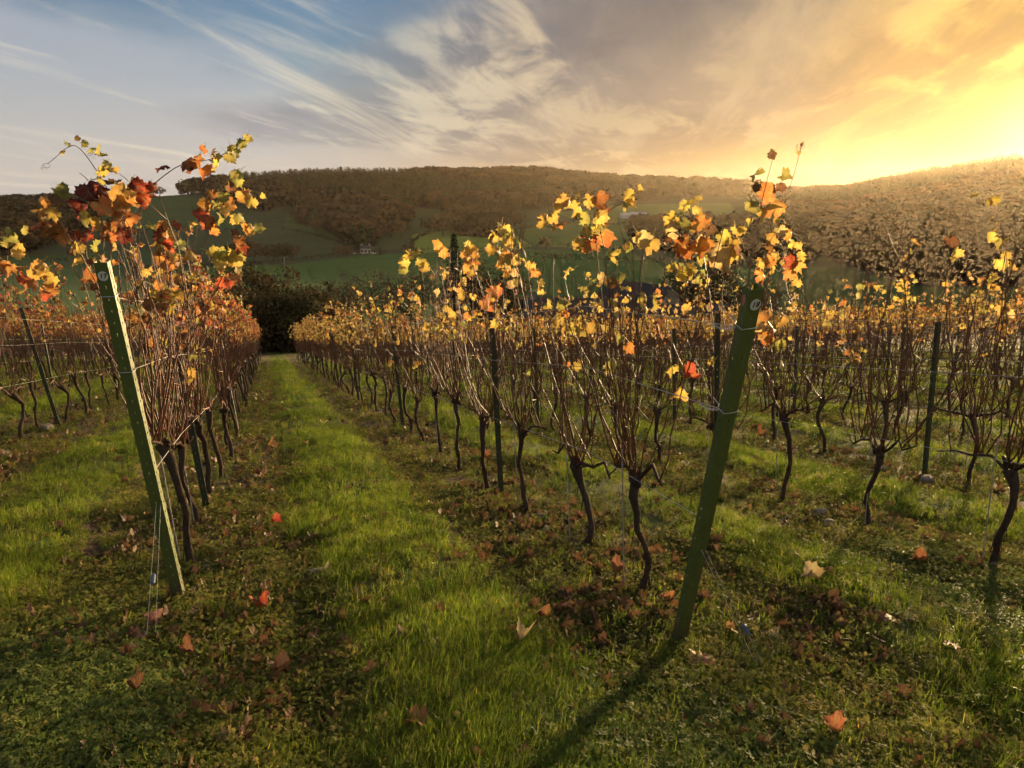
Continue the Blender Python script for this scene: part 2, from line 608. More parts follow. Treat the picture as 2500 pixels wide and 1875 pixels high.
def micro(x, y):
    u, v = row_uv(x, y)
    g = 0.022 * vnoise(x * 3.1, y * 3.1, 11) + 0.012 * vnoise(x * 9, y * 9, 12) + 0.035 * vnoise(x * 0.9, y * 0.9, 13)
    t = lane_t(u)
    g = g + 0.045 * np.exp(-((t - 0.5) / 0.16) ** 2) * np.clip((v - 1.5) / 2, 0, 1)
    g = g - 0.03 * np.exp(-((t - 0.24) / 0.07) ** 2) - 0.03 * np.exp(-((t - 0.76) / 0.07) ** 2)
    return g


_mk = np.clip((70 - RR) / 30, 0, 1) * np.clip((RR - 0.2) / 0.6, 0, 1)
ZT += _mk * micro(_nx, _ny)


def ground_z(x, y):
    x = np.atleast_1d(np.asarray(x, float))
    y = np.atleast_1d(np.asarray(y, float))
    r = np.hypot(x, y)
    a = np.arctan2(x, y)
    i = np.clip(np.searchsorted(AZ, a) - 1, 0, len(AZ) - 2)
    j = np.clip(np.searchsorted(RR, r) - 1, 0, len(RR) - 2)
    fa = np.clip((a - AZ[i]) / (AZ[i + 1] - AZ[i]), 0, 1)
    fr = np.clip((r - RR[j]) / (RR[j + 1] - RR[j]), 0, 1)
    return (ZT[i, j] * (1 - fa) * (1 - fr) + ZT[i + 1, j] * fa * (1 - fr) + ZT[i, j + 1] * (1 - fa) * fr + ZT[i + 1, j + 1] * fa * fr)


def gz(x, y):
    return float(ground_z(x, y)[0])


def ground_hit(px, py, rmin=1.0):
    """where the line of sight through a photograph pixel meets the ground, beyond RMIN"""
    q = ray(px, py)
    h = math.hypot(q[0], q[1])
    r = RR[RR >= rmin]
    x, y = q[0] / h * r, q[1] / h * r
    d = ground_z(x, y) - q[2] / h * r
    k = np.where(d >= 0)[0]
    if len(k) == 0:
        k = np.argmax(d)
        return np.array([x[k], y[k], float(ground_z(x[k], y[k])[0])])
    k = k[0]
    if k == 0:
        rr = r[0]
    else:
        f = d[k - 1] / (d[k - 1] - d[k])
        rr = r[k - 1] + f * (r[k] - r[k - 1])
    x, y = q[0] / h * rr, q[1] / h * rr
    return np.array([x, y, gz(x, y)])


def in_poly(px, py, poly):
    px, py = np.asarray(px), np.asarray(py)
    inside = np.zeros(px.shape, bool)
    n = len(poly)
    for i in range(n):
        x0, y0 = poly[i]
        x1, y1 = poly[(i + 1) % n]
        c = ((y0 > py) != (y1 > py)) & (px < (x1 - x0) * (py - y0) / (y1 - y0 + 1e-9) + x0)
        inside ^= c
    return inside


# land cover of the valley, outlined as it lies seen from the vineyard
WOODS = [
    [(395, 380), (440, 476), (520, 478), (575, 498), (640, 520), (700, 502), (760, 520), (830, 497), (1010, 506), (1160, 520), (1300, 512), (1420, 488), (1540, 494), (1700, 480), (1850, 482), (1990, 500), (1990, 380)],
    [(-500, 380), (-500, 640), (60, 622), (190, 575), (250, 520), (140, 505), (60, 380)],
    [(1930, 380), (1910, 560), (2040, 640), (2200, 690), (2350, 715), (2900, 730), (2900, 330)],
    [(1090, 545), (1200, 528), (1260, 560), (1200, 580), (1120, 575)],
    [(720, 545), (790, 505), (880, 500), (990, 530), (1000, 560), (930, 575), (900, 610), (860, 605), (790, 560)],
    [(1520, 585), (1740, 575), (1900, 600), (1990, 640), (1800, 630), (1600, 612)],
]
FIELDS = [
    ([(330, 478), (440, 476), (560, 500), (600, 540), (560, 560), (330, 560), (240, 530)], (0.062, 0.101, 0.025)),
    ([(700, 520), (760, 525), (800, 545), (900, 590), (870, 610), (760, 570), (690, 560)], (0.075, 0.111, 0.028)),
    ([(1000, 600), (1010, 572), (1100, 560), (1260, 575), (1300, 600), (1180, 620), (1040, 618)], (0.19, 0.25, 0.040)),  # brighter than its neighbours: sunlight on this field painted into its colour
    ([(1260, 560), (1420, 540), (1560, 555), (1520, 610), (1300, 600)], (0.106, 0.155, 0.030)),
    ([(1350, 520), (1520, 500), (1780, 495), (1800, 520), (1560, 550), (1420, 540)], (0.100, 0.155, 0.032)),
    ([(1280, 610), (1520, 612), (1600, 640), (1900, 660), (1900, 740), (1280, 720)], (0.075, 0.142, 0.028)),
    ([(400, 655), (700, 646), (900, 622), (1180, 612), (1300, 625), (1300, 780), (400, 780)], (0.069, 0.142, 0.025)),
    ([(-300, 640), (100, 625), (330, 600), (420, 640), (420, 790), (-300, 790)], (0.050, 0.095, 0.025)),
    ([(1900, 650), (2900, 670), (2900, 830), (1900, 790)], (0.075, 0.108, 0.028)),
]
xs, ys = _nx.ravel(), _ny.ravel()
zs = ZT.ravel()
front = ys > 5
PX = np.full(xs.shape, -9999.0)
PY = np.full(xs.shape, -9999.0)
_P = np.stack([xs, ys, zs], 1)
PX[front], PY[front] = to_px(_P[front])
rr = np.hypot(xs, ys)
colr = np.tile(np.array([0.060, 0.080, 0.028]), (len(xs), 1))
for poly, c in FIELDS:
    colr[in_poly(PX, PY, poly) & (rr > 60)] = c
wood_v = np.zeros(len(xs), bool)
for poly in WOODS:
    wood_v |= in_poly(PX, PY, poly)
wood_v &= rr > 250
colr[wood_v] = (0.060, 0.046, 0.030)
near_k = np.clip((75 - rr) / 15, 0, 1)
gm = grass_mask(xs, ys)
u_, v_ = row_uv(xs, ys)
wear = np.clip(0.5 + 0.8 * vnoise(xs * 1.4, ys * 1.4, 31) + 0.5 * vnoise(xs * 4.4, ys * 4.4, 32), 0, 1)
moss = np.clip(vnoise(u_ * 0.8, v_ * 0.5, 33) + 0.15 + 0.35 * (u_ > 2.0), 0, 1)

me = bpy.data.meshes.new('ground')
na, nr = len(AZ), len(RR)
ii, jj = np.meshgrid(np.arange(na), np.arange(nr - 1), indexing='ij')
i2 = (ii + 1) % na
quads = np.stack([ii * nr + jj, i2 * nr + jj, i2 * nr + jj + 1, ii * nr + jj + 1], -1).reshape(-1, 4)
quads = quads[:, ::-1]
me.vertices.add(len(xs))
me.vertices.foreach_set('co', _P.ravel())
me.loops.add(quads.size)
me.loops.foreach_set('vertex_index', quads.ravel().astype(np.int32))
me.polygons.add(len(quads))
me.polygons.foreach_set('loop_start', np.arange(len(quads), dtype=np.int32) * 4)
me.polygons.foreach_set('use_smooth', np.ones(len(quads), bool))
ca = me.color_attributes.new('cover', 'FLOAT_COLOR', 'POINT')
ca.data.foreach_set('color', np.hstack([colr, np.ones((len(xs), 1))]).ravel())
cb = me.color_attributes.new('zone', 'FLOAT_COLOR', 'POINT')
cb.data.foreach_set('color', np.stack([near_k, gm, np.clip(wear * 0.6 + moss * 0.6, 0, 1), np.ones(len(xs))], 1).ravel())
me.update(calc_edges=True)
me.validate()

m, t = mat_new('vineyard_and_valley_ground')
pos = t.n('ShaderNodeNewGeometry').outputs['Position']
cover = t.n('ShaderNodeAttribute', attribute_name='cover').outputs['Color']
zone = t.n('ShaderNodeSeparateColor')
t.link(t.n('ShaderNodeAttribute', attribute_name='zone').outputs['Color'], zone.inputs[0])
nA = t.noise(pos, 5.0, 6, 0.62)
nB = t.noise(pos, 38.0, 4, 0.6)
nC = t.noise(pos, 0.06, 5, 0.6)
soil = t.mix(nB, (0.045, 0.030, 0.019), (0.13, 0.090, 0.055))
mossc = t.mix(nB, (0.095, 0.095, 0.020), (0.20, 0.185, 0.045))
turf = t.mix(nB, (0.035, 0.055, 0.010), (0.085, 0.110, 0.024))
c = t.mix(t.step(t.math('ADD', zone.outputs[2], t.math('MULTIPLY', t.math('SUBTRACT', nA, 0.5), 0.9)), 0.45, 0.7), soil, mossc)
c = t.mix(t.step(t.math('ADD', zone.outputs[1], t.math('MULTIPLY', t.math('SUBTRACT', nA, 0.5), 0.8)), 0.3, 0.7), c, turf)
farc = t.mix(1.0, cover, t.mix(nC, (0.65, 0.68, 0.7), (1.35, 1.3, 1.25)), 'MULTIPLY')
c = t.mix(zone.outputs[0], farc, c)
surf(t, principled(t, c, 0.92, 0.12, 0, nB, 0.8, 0.02))
me.materials.append(m)
ground = link('ground', me)
tag(ground, kind='structure')

# ------------------------------------------------------------------ scattering of what nobody could count
def scatter(name, label, cat, pts, rot, scl, sources, seed=0):
    src = bpy.data.collections.new(name + '_sources')
    for o in sources:
        src.objects.link(o)
    me = bpy.data.meshes.new(name)
    n = len(pts)
    me.vertices.add(n)
    me.vertices.foreach_set('co', np.asarray(pts, np.float32).ravel())
    a = me.attributes.new('rot', 'FLOAT_VECTOR', 'POINT')
    a.data.foreach_set('vector', np.asarray(rot, np.float32).ravel())
    a = me.attributes.new('scl', 'FLOAT', 'POINT')
    a.data.foreach_set('value', np.asarray(scl, np.float32).ravel())
    a = me.attributes.new('idx', 'INT', 'POINT')
    a.data.foreach_set('value', np.random.RandomState(seed).randint(0, len(sources), n).astype(np.int32))
    ng = bpy.data.node_groups.new(name + '_scatter', 'GeometryNodeTree')
    ng.interface.new_socket('Geometry', in_out='INPUT', socket_type='NodeSocketGeometry')
    ng.interface.new_socket('Geometry', in_out='OUTPUT', socket_type='NodeSocketGeometry')
    nd, lk = ng.nodes, ng.links
    gi, go = nd.new('NodeGroupInput'), nd.new('NodeGroupOutput')
    iop = nd.new('GeometryNodeInstanceOnPoints')
    ci = nd.new('GeometryNodeCollectionInfo')
    ci.inputs['Collection'].default_value = src
    ci.inputs['Separate Children'].default_value = True
    ci.inputs['Reset Children'].default_value = True

    def attr(nm, dt):
        x = nd.new('GeometryNodeInputNamedAttribute')
        x.data_type = dt
        x.inputs['Name'].default_value = nm
        return x.outputs[0]
    e2r = nd.new('FunctionNodeEulerToRotation')
    lk.new(attr('rot', 'FLOAT_VECTOR'), e2r.inputs[0])
    lk.new(gi.outputs[0], iop.inputs['Points'])
    lk.new(ci.outputs[0], iop.inputs['Instance'])
    iop.inputs['Pick Instance'].default_value = True
    lk.new(attr('idx', 'INT'), iop.inputs['Instance Index'])
    lk.new(e2r.outputs[0], iop.inputs['Rotation'])
    lk.new(attr('scl', 'FLOAT'), iop.inputs['Scale'])
    lk.new(iop.outputs[0], go.inputs[0])
    o = link(name, me)
    md = o.modifiers.new('scatter', 'NODES')
    md.node_group = ng
    tag(o, label, cat, kind='stuff')
    return o


def source(name, mesh):
    return bpy.data.objects.new(name, mesh)


# ------------------------------------------------------------------ trees of the valley
def crown_mesh(name, rng, lobes, n, quad, mat, tint=0.35):
    """leaf clumps spread through several uneven lobes; lobe = (centre, radii)"""
    mb = MB()
    lobes = [(np.array(c, float), np.array(r, float)) for c, r in lobes]
    vol = np.array([np.prod(r) for _, r in lobes]) ** 0.75
    vol /= vol.sum()
    pick = rng.choice(len(lobes), n, p=vol)
    V, Fc, C = [], [], []
    for k in range(n):
        c, r = lobes[pick[k]]
        d = rng.normal(size=3)
        d /= np.linalg.norm(d)
        p = c + r * d * rng.uniform(0.55, 1.0) ** 0.6 * rng.uniform(0.85, 1.12)
        nrm = d + rng.normal(size=3) * 0.7
        nrm /= np.linalg.norm(nrm)
        a = np.cross(nrm, rng.normal(size=3))
        a /= np.linalg.norm(a)
        b = np.cross(nrm, a)
        s = quad * rng.uniform(0.5, 1.25)
        m4 = [p + s * (a * rng.uniform(.6, 1.1) * sx_ + b * rng.uniform(.6, 1.1) * sy_) for sx_, sy_ in ((-.5, -.5), (.5, -.5), (.5, .5), (-.5, .5))]
        V += m4
        Fc.append((4 * k, 4 * k + 1, 4 * k + 2, 4 * k + 3))
        C += [np.ones(3) * rng.uniform(1 - tint, 1 + tint)] * 4
    mb.v, mb.f, mb.n = [np.array(V)], Fc, len(V)
    mb.c, mb.uv = [np.array(C)], [np.zeros((len(V), 2))]
    return mb.mesh(name, mat)


def limb_mesh(name, rng, h, r0, spread, nlimb, mat, low=0.25, twigs=3):
    mb = MB()
    pts = [np.array([0, 0, -0.4])]
    for i in range(1, 7):
        pts.append(np.array([rng.normal() * 0.03 * h, rng.normal() * 0.03 * h, h * 0.86 * i / 6]))
    mb.tube(pts, np.linspace(r0, r0 * 0.2, 7), 6)
    for k in range(nlimb):
        t_ = rng.uniform(low, 0.8)
        j = int(t_ * 6)
        p = pts[j] + (pts[min(j + 1, 6)] - pts[j]) * (t_ * 6 - j)
        a = rng.uniform(0, 6.28)
        q = p + np.array([math.cos(a) * spread * 0.55, math.sin(a) * spread * 0.55, h * 0.13])
        e = p + np.array([math.cos(a) * spread * rng.uniform(0.7, 1.0), math.sin(a) * spread * rng.uniform(0.7, 1.0), h * rng.uniform(0.12, 0.32)])
        mb.tube([p, q, e], [r0 * 0.36, r0 * 0.2, r0 * 0.05], 4)
        for _ in range(twigs):
            f = rng.uniform(0.3, 1)
            s0 = q * (1 - f) + e * f
            mb.tube([s0, s0 + rng.normal(size=3) * spread * 0.18 + np.array([0, 0, h * 0.1])], [r0 * 0.1, r0 * 0.02], 3)
    return mb.mesh(name, mat)


def broad_lobes(rng, h, wd):
    L = [((0, 0, h * 0.62), (wd * 0.42, wd * 0.42, h * 0.34))]
    for k in range(7):
        a = rng.uniform(0, 6.28)
        q = rng.uniform(0.2, 0.42) * wd
        L.append(((math.cos(a) * q, math.sin(a) * q, h * rng.uniform(0.36, 0.82)), (wd * rng.uniform(.14, .24),) * 2 + (h * rng.uniform(.1, .18),)))
    return L


def conifer_mesh(name, rng, h, wd, n, quad, mat):
    mb = MB()
    V, Fc, C = [], [], []
    k = 0
    for i in range(n):
        t_ = rng.uniform(0, 1) ** 1.4
        tier = 0.78 + 0.22 * math.sin(t_ * 46)
        rmax = wd * 0.5 * (1 - t_) * tier + 0.03 * wd
        a = rng.uniform(0, 6.28)
        q = rmax * rng.uniform(0.35, 1.0)
        p = np.array([math.cos(a) * q, math.sin(a) * q, h * (0.06 + 0.94 * t_)])
        out = np.array([math.cos(a), math.sin(a), -0.35])
        sd = np.array([-math.sin(a), math.cos(a), rng.normal() * 0.3])
        s = quad * rng.uniform(0.6, 1.2) * (1.1 - 0.6 * t_)
        V += [p - sd * s * .5, p + sd * s * .5, p + out * s * 1.2]
        Fc.append((k, k + 1, k + 2))
        k += 3
        C += [np.ones(3) * rng.uniform(0.6, 1.3)] * 3
    # leading shoot
    V += [(-0.02 * wd, 0, h * .93), (0.02 * wd, 0, h * .93), (0, 0, h * 1.03)]
    Fc.append((k, k + 1, k + 2))
    C += [np.ones(3)] * 3
    mb.v, mb.f, mb.n, mb.c, mb.uv = [np.array(V)], Fc, len(V), [np.array(C)], [np.zeros((len(V), 2))]
    return mb.mesh(name, mat)


def lump_mesh(name, rng, wd, mat):
    """a far tree's crown: a few overlapping lumps with ragged leaf clumps over them"""
    import bmesh
    mb = MB()
    for c, r in broad_lobes(rng, 1.0, wd)[:6]:
        bm = bmesh.new()
        bmesh.ops.create_icosphere(bm, subdivisions=2, radius=1.0)
        v = np.array([x.co[:] for x in bm.verts])
        f = [tuple(x.index for x in q.verts) for q in bm.faces]
        bm.free()
        k = 1 + 0.16 * np.sin(v[:, :1] * 5 + rng.uniform(0, 6)) * np.cos(v[:, 1:2] * 6 + rng.uniform(0, 6)) + rng.normal(0, .06, (len(v), 1))
        mb.add(v * k * np.array(r) * 0.88 + np.array(c), f, np.ones(3) * rng.uniform(.85, 1.1))
    core = mb
    L = broad_lobes(rng, 1.0, wd)
    for _ in range(150):
        c, r = L[rng.randint(len(L))]
        d = rng.normal(size=3); d /= np.linalg.norm(d)
        p = np.array(c) + np.array(r) * d * rng.uniform(.9, 1.12)
        a = np.cross(d, rng.normal(size=3)); a /= np.linalg.norm(a)
        b = np.cross(d, a) + d * rng.normal(0, .4)
        q = rng.uniform(.03, .075)
        core.add([p - a * q, p + b * q, p + a * q, p - b * q], [(0, 1, 2, 3)], np.ones(3) * rng.uniform(.75, 1.25))
    core.tube([(0, 0, -.05), (0, 0, .5)], [.03, .015], 5, np.ones(3) * .8)
    return core.mesh(name, mat, True)


rg = np.random.RandomState(5)
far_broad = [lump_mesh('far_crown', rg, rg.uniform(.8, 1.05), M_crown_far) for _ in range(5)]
far_even = [conifer_mesh('far_conifer', rg, 1.0, rg.uniform(.36, .46), 130, 0.16, M_crown_g) for _ in range(3)]


def wood_points(n, seed, want):
    r = np.random.RandomState(seed)
    a = r.uniform(-0.64, 0.64, n)
    d = np.sqrt(r.uniform(250 ** 2, 985 ** 2, n))
    x, y = np.sin(a) * d, np.cos(a) * d
    z = ground_z(x, y)
    px, py = to_px(np.stack([x, y, z], 1))
    ok = np.zeros(n, bool)
    for poly in WOODS:
        ok |= in_poly(px, py, poly)
    con = vnoise(x / 75, y / 75, 41) + 0.9 * np.exp(-((px - 760) / 330) ** 2) * (py < 475) - 0.15 + 0.8 * np.exp(-((py - 485) / 14) ** 2) * (px > 850) * (px < 1330)
    con = con > 0.25
    ok &= con if want == 'conifer' else ~con
    return np.stack([x, y, z - 0.3], 1)[ok], r


pts, r = wood_points(46000, 51, 'broad')
right_hill = to_px(pts)[0] > 1860
kp = right_hill | (r.uniform(0, 1, len(pts)) < 0.55)
pts, right_hill = pts[kp], right_hill[kp]
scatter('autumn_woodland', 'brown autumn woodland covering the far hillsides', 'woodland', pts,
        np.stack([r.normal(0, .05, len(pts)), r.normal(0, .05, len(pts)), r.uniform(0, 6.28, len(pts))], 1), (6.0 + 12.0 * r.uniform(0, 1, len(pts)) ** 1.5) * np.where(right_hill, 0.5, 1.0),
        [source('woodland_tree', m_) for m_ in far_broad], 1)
pts, r = wood_points(30000, 52, 'conifer')
scatter('conifer_plantation', 'dark conifer plantation along the far hill crest', 'plantation', pts,
        np.stack([r.normal(0, .02, len(pts)), r.normal(0, .02, len(pts)), r.uniform(0, 6.28, len(pts))], 1), r.uniform(8.0, 15.5, len(pts)),
        [source('plantation_tree', m_) for m_ in far_even], 2)

# single trees one can pick out in the valley: pixel of the foot, height in pixels
broad_v = []
for k in range(4):
    cm = crown_mesh('crown', rg, broad_lobes(rg, 1.0, rg.uniform(.85, 1.1)), 420, 0.095, M_crown_d)
    tm = limb_mesh('trunk', rg, 1.0, 0.03, 0.34, 9, M_treebark)
    broad_v.append((tm, cm))
SINGLE = [
    (392, 481, 24, 'lone round tree on the left skyline of the far hill'),
    (440, 478, 10, 'small shrub on the skyline right of the lone tree'),
    (560, 642, 44, 'leftmost round tree of the clump above the valley hedge'),
    (592, 642, 50, 'second round tree of the clump above the valley hedge'),
    (622, 640, 52, 'middle round tree of the clump above the valley hedge'),
    (655, 641, 46, 'fourth round tree of the clump above the valley hedge'),
    (690, 640, 48, 'fifth round tree of the clump above the valley hedge'),
    (716, 638, 38, 'rightmost round tree of the clump above the valley hedge'),
    (826, 630, 30, 'round tree left of the white farmhouse in the valley'),
    (848, 628, 30, 'round tree next to the white farmhouse in the valley'),
    (955, 578, 36, 'round tree at the left end of the bright sunlit field'),
    (978, 580, 42, 'larger round tree at the upper edge of the sunlit field'),
    (990, 622, 26, 'round tree at the lower corner of the sunlit field'),
    (1048, 572, 46, 'left tree of the tall trio above the sunlit field'),
    (1080, 575, 58, 'tallest tree of the trio above the sunlit field'),
    (1108, 574, 50, 'right tree of the tall trio above the sunlit field'),
    (770, 570, 34, 'tree on the hedge running down to the farmhouse'),
    (1330, 606, 30, 'small tree on the hedge below the mid valley fields'),
    (1450, 612, 34, 'tree on the hedge in the middle of the valley'),
    (1405, 545, 26, 'small tree between the two upper valley fields'),
    (1690, 548, 30, 'tree beside the pale sheds across the valley'),
]
for i, (px, py, hp, lab) in enumerate(SINGLE):
    p = ground_hit(px, py, 200)
    h = hp * np.linalg.norm(p) / F
    o = empty('valley_tree', p, i * 1.7)
    o.scale = (h, h, h)
    tag(o, lab, 'tree', 'single trees in the valley')
    tm, cm = broad_v[i % 4]
    link('trunk', tm, o)
    link('crown', cm, o)
p = ground_hit(928, 622, 200)
h = 20 * np.linalg.norm(p) / F
o = tag(empty('conifer_tree', p), 'small dark pointed conifer right of the white farmhouse', 'tree')
o.scale = (h, h, h)
link('trunk', limb_mesh('trunk', rg, 0.9, 0.02, 0.1, 3, M_treebark), o)
link('crown', far_even[0], o)

# trees and shrubs at the foot of the vineyard
def foot_tree(px, top, depth, wd, kind, lab, seed, leaf_n=2600):
    r_ = np.random.RandomState(seed)
    q = at(px, 700, depth)
    z0 = gz(q[0], q[1])
    h = at(px, top, depth)[2] - z0
    o = tag(empty('conifer_tree' if kind == 'conifer' else ('shrub' if kind == 'shrub' else 'broadleaf_tree'), (q[0], q[1], z0), seed * 0.7), lab, 'shrub' if kind == 'shrub' else 'tree', 'trees below the vineyard')
    if kind == 'conifer':
        link('trunk', limb_mesh('trunk', r_, h * 0.95, 0.16, 0.8, 6, M_treebark), o)
        link('crown', conifer_mesh('crown', r_, h, wd, 3200, 0.42, M_crown_g), o)
    elif kind == 'bare':
        link('trunk', limb_mesh('trunk', r_, h * 1.1, 0.16, wd * 0.5, 26, M_treebark, 0.15, 9), o)
        link('crown', crown_mesh('crown', r_, broad_lobes(r_, h, wd), 1100, 0.22, M_crown_d), o)
    else:
        link('trunk', limb_mesh('trunk', r_, h * 0.9, 0.14, wd * 0.4, 9, M_treebark), o)
        rag = [((math.cos(a) * wd * q_, math.sin(a) * wd * q_, h * r_.uniform(.3, 1.0)), (wd * .1, wd * .1, h * .09)) for a, q_ in zip(r_.uniform(0, 6.28, 22), r_.uniform(.1, .5, 22))]
        low_ = rag + [((math.cos(a) * wd * q_, math.sin(a) * wd * q_, h * r_.uniform(.08, .34)), (wd * .22, wd * .22, h * .20)) for a, q_ in zip(r_.uniform(0, 6.28, 14), r_.uniform(.12, .46, 14))]
        link('crown', crown_mesh('crown', r_, broad_lobes(r_, h, wd) + low_, int(leaf_n * 2.4), 0.24, M_crown_dark), o)


foot_tree(560, 690, 62, 6.5, 'shrub', 'dark bush behind the tops of the row of post seventeen', 61)
foot_tree(645, 712, 66, 6.5, 'shrub', 'dark bush closing off the grass lane', 62, 3600)
foot_tree(712, 700, 66, 6.0, 'shrub', 'dark bush just right of the end of the grass lane', 63)
foot_tree(600, 645, 80, 9.5, 'shrub', 'larger dark tree behind the bushes at the lane end', 64, 3200)
foot_tree(500, 660, 78, 9.0, 'shrub', 'dark tree behind the vine tops left of the lane end', 74, 3000)
foot_tree(690, 668, 76, 8.0, 'shrub', 'broad dark tree behind the bush right of the lane end', 75, 3200)
foot_tree(760, 712, 70, 6.0, 'shrub', 'low dark bush right of the lane end', 76)
foot_tree(800, 680, 84, 7.0, 'bare', 'brown half bare tree right of the lane end', 65)
foot_tree(905, 650, 92, 8.0, 'bare', 'tall brown half bare tree above the vine tops', 66)
foot_tree(1000, 655, 90, 7.0, 'bare', 'brown half bare tree left of the dark conifer', 67)
foot_tree(1110, 570, 92, 6.0, 'conifer', 'tall dark conifer standing behind the vines', 68)
foot_tree(1160, 640, 98, 6.0, 'shrub', 'dark evergreen right beside the tall conifer', 69)
foot_tree(1245, 660, 100, 6.5, 'shrub', 'dark bushy tree left of the slate roofs', 70)
foot_tree(1650, 655, 112, 8.5, 'shrub', 'dark tree behind the gabled slate roof', 71)
foot_tree(1740, 640, 108, 9.0, 'shrub', 'broad dark tree right of the slate roofs', 72, 3200)
foot_tree(1850, 690, 112, 8.0, 'bare', 'brown half bare tree behind post eighteen', 73)

# hedges
HEDGES = [
    ([(330, 657), (560, 649), (700, 642), (800, 629), (900, 619), (1050, 613), (1180, 610)], 3.4, 'long dark hedge along the road below the white farmhouse'),
    ([(690, 562), (770, 576), (830, 594), (890, 614)], 3.0, 'hedge running down the hill to the white farmhouse'),
    ([(1004, 618), (1008, 590), (1040, 572), (1110, 558)], 3.2, 'hedge along the left and top of the sunlit field'),
    ([(1180, 612), (1300, 602), (1420, 604), (1530, 612)], 3.4, 'hedge along the right foot of the sunlit field'),
    ([(1262, 562), (1420, 541), (1560, 553), (1700, 549)], 3.0, 'hedge between the upper fields in mid valley'),
    ([(1340, 520), (1430, 506), (1520, 500)], 3.0, 'uppermost hedge below the wooded hill in mid valley'),
    ([(240, 560), (330, 563), (450, 562), (560, 563)], 2.8, 'hedge across the dark field on the left hill'),
    ([(120, 640), (250, 648), (400, 655)], 3.0, 'hedge across the valley field left of post seventeen'),
    ([(1290, 628), (1600, 642), (1780, 650), (1930, 660)], 3.2, 'hedge across the green field behind the slate roofs'),
    ([(330, 483), (380, 481), (440, 478)], 1.6, 'thin skyline hedge beside the lone round tree'),
]
for hi, (line, hh, lab) in enumerate(HEDGES):
    P = np.array([ground_hit(x, y, 180) for x, y in line])
    seg = np.linalg.norm(np.diff(P, axis=0), axis=1)
    cum = np.concatenate([[0], np.cumsum(seg)])
    r_ = np.random.RandomState(100 + hi)
    n = int(cum[-1] / 0.16)
    s = r_.uniform(0, cum[-1], n)
    x = np.interp(s, cum, P[:, 0]) + r_.normal(0, 0.7, n)
    y = np.interp(s, cum, P[:, 1]) + r_.normal(0, 0.7, n)
    top = hh * (0.65 + 0.35 * vnoise(s / 5, s / 9, hi)) + r_.normal(0, .2, n)
    z = ground_z(x, y) + r_.uniform(0, 1, n) ** 0.7 * top
    V, Fc, C = [], [], []
    for k in range(n):
        a = r_.normal(size=3); a /= np.linalg.norm(a)
        b = np.cross(a, r_.normal(size=3)); b /= np.linalg.norm(b)
        q = r_.uniform(0.35, 0.9)
        c0 = np.array([x[k], y[k], z[k]])
        V += [c0 - a * q * .6, c0 + b * q * .5, c0 + a * q * .6, c0 - b * q * .5]
        Fc.append((4 * k, 4 * k + 1, 4 * k + 2, 4 * k + 3))
        C += [np.ones(3) * r_.uniform(0.6, 1.3)] * 4
    mb = MB()
    mb.v, mb.f, mb.n, mb.c, mb.uv = [np.array(V)], Fc, len(V), [np.array(C)], [np.zeros((len(V), 2))]
    tag(mb.obj('hedge', M_crown_dark), lab, 'hedge', 'hedges between the valley fields')

# ------------------------------------------------------------------ buildings
def house(name, p, rz, L, Wd, eave, ridge, wall_m, roof_m, lab, cat, windows=0, chimney=0, door=True):
    o = tag(empty(name, (p[0], p[1], p[2] - 0.4), rz), lab, cat)
    mb = MB()
    hl, hw = L / 2, Wd / 2
    v = [(-hl, -hw, 0), (hl, -hw, 0), (hl, hw, 0), (-hl, hw, 0), (-hl, -hw, eave), (hl, -hw, eave), (hl, hw, eave), (-hl, hw, eave), (-hl, 0, ridge), (hl, 0, ridge)]
    f = [(0, 1, 5, 4), (1, 2, 6, 9, 5), (2, 3, 7, 6), (3, 0, 4, 8, 7)]
    mb.add(v, f)
    mb.obj('wall', wall_m, o)
    mb = MB()
    ov = 0.3
    for s in (-1, 1):
        n = np.array([0, s * (ridge - eave), hw]); n /= np.linalg.norm(n)
        a = np.array([0, 0, ridge + 0.02]); b = np.array([0, s * (hw + ov), eave - ov * (ridge - eave) / hw + 0.02])
        q = []
        for x in (-hl - ov, hl + ov):
            for c0 in (a, b):
                q += [np.array([x, 0, 0]) + c0, np.array([x, 0, 0]) + c0 + n * 0.14]
        mb.add(q, [(0, 4, 6, 2), (1, 3, 7, 5), (0, 2, 3, 1), (4, 5, 7, 6), (0, 1, 5, 4), (2, 6, 7, 3)])
    roof = mb.obj('roof', roof_m, o)
    for c in range(chimney):
        x = (-hl + 0.8) if c == 0 else hl - 0.8
        mb = MB()
        mb.box((x, 0, ridge + 0.25), (0.7, 0.5, 1.1))
        mb.box((x, 0, ridge + 0.85), (0.8, 0.6, 0.1))
        mb.obj('chimney', wall_m, roof)
    for k in range(windows):
        x = -hl + L * (k + 0.5) / windows
        for zz in ((1.1, 3.3) if eave > 4 else (1.1,)):
            fr = MB().box((x, -hw - 0.03, zz + 0.5), (1.1, 0.08, 1.2)).obj('window', M_wood, o)
            MB().box((x, -hw - 0.085, zz + 0.5), (0.9, 0.02, 1.0)).obj('pane', M_glass, fr)
    if door:
        MB().box((0.35 * L, -hw - 0.04, 1.0), (1.0, 0.08, 2.0)).obj('door', M_wood, o)
    return o


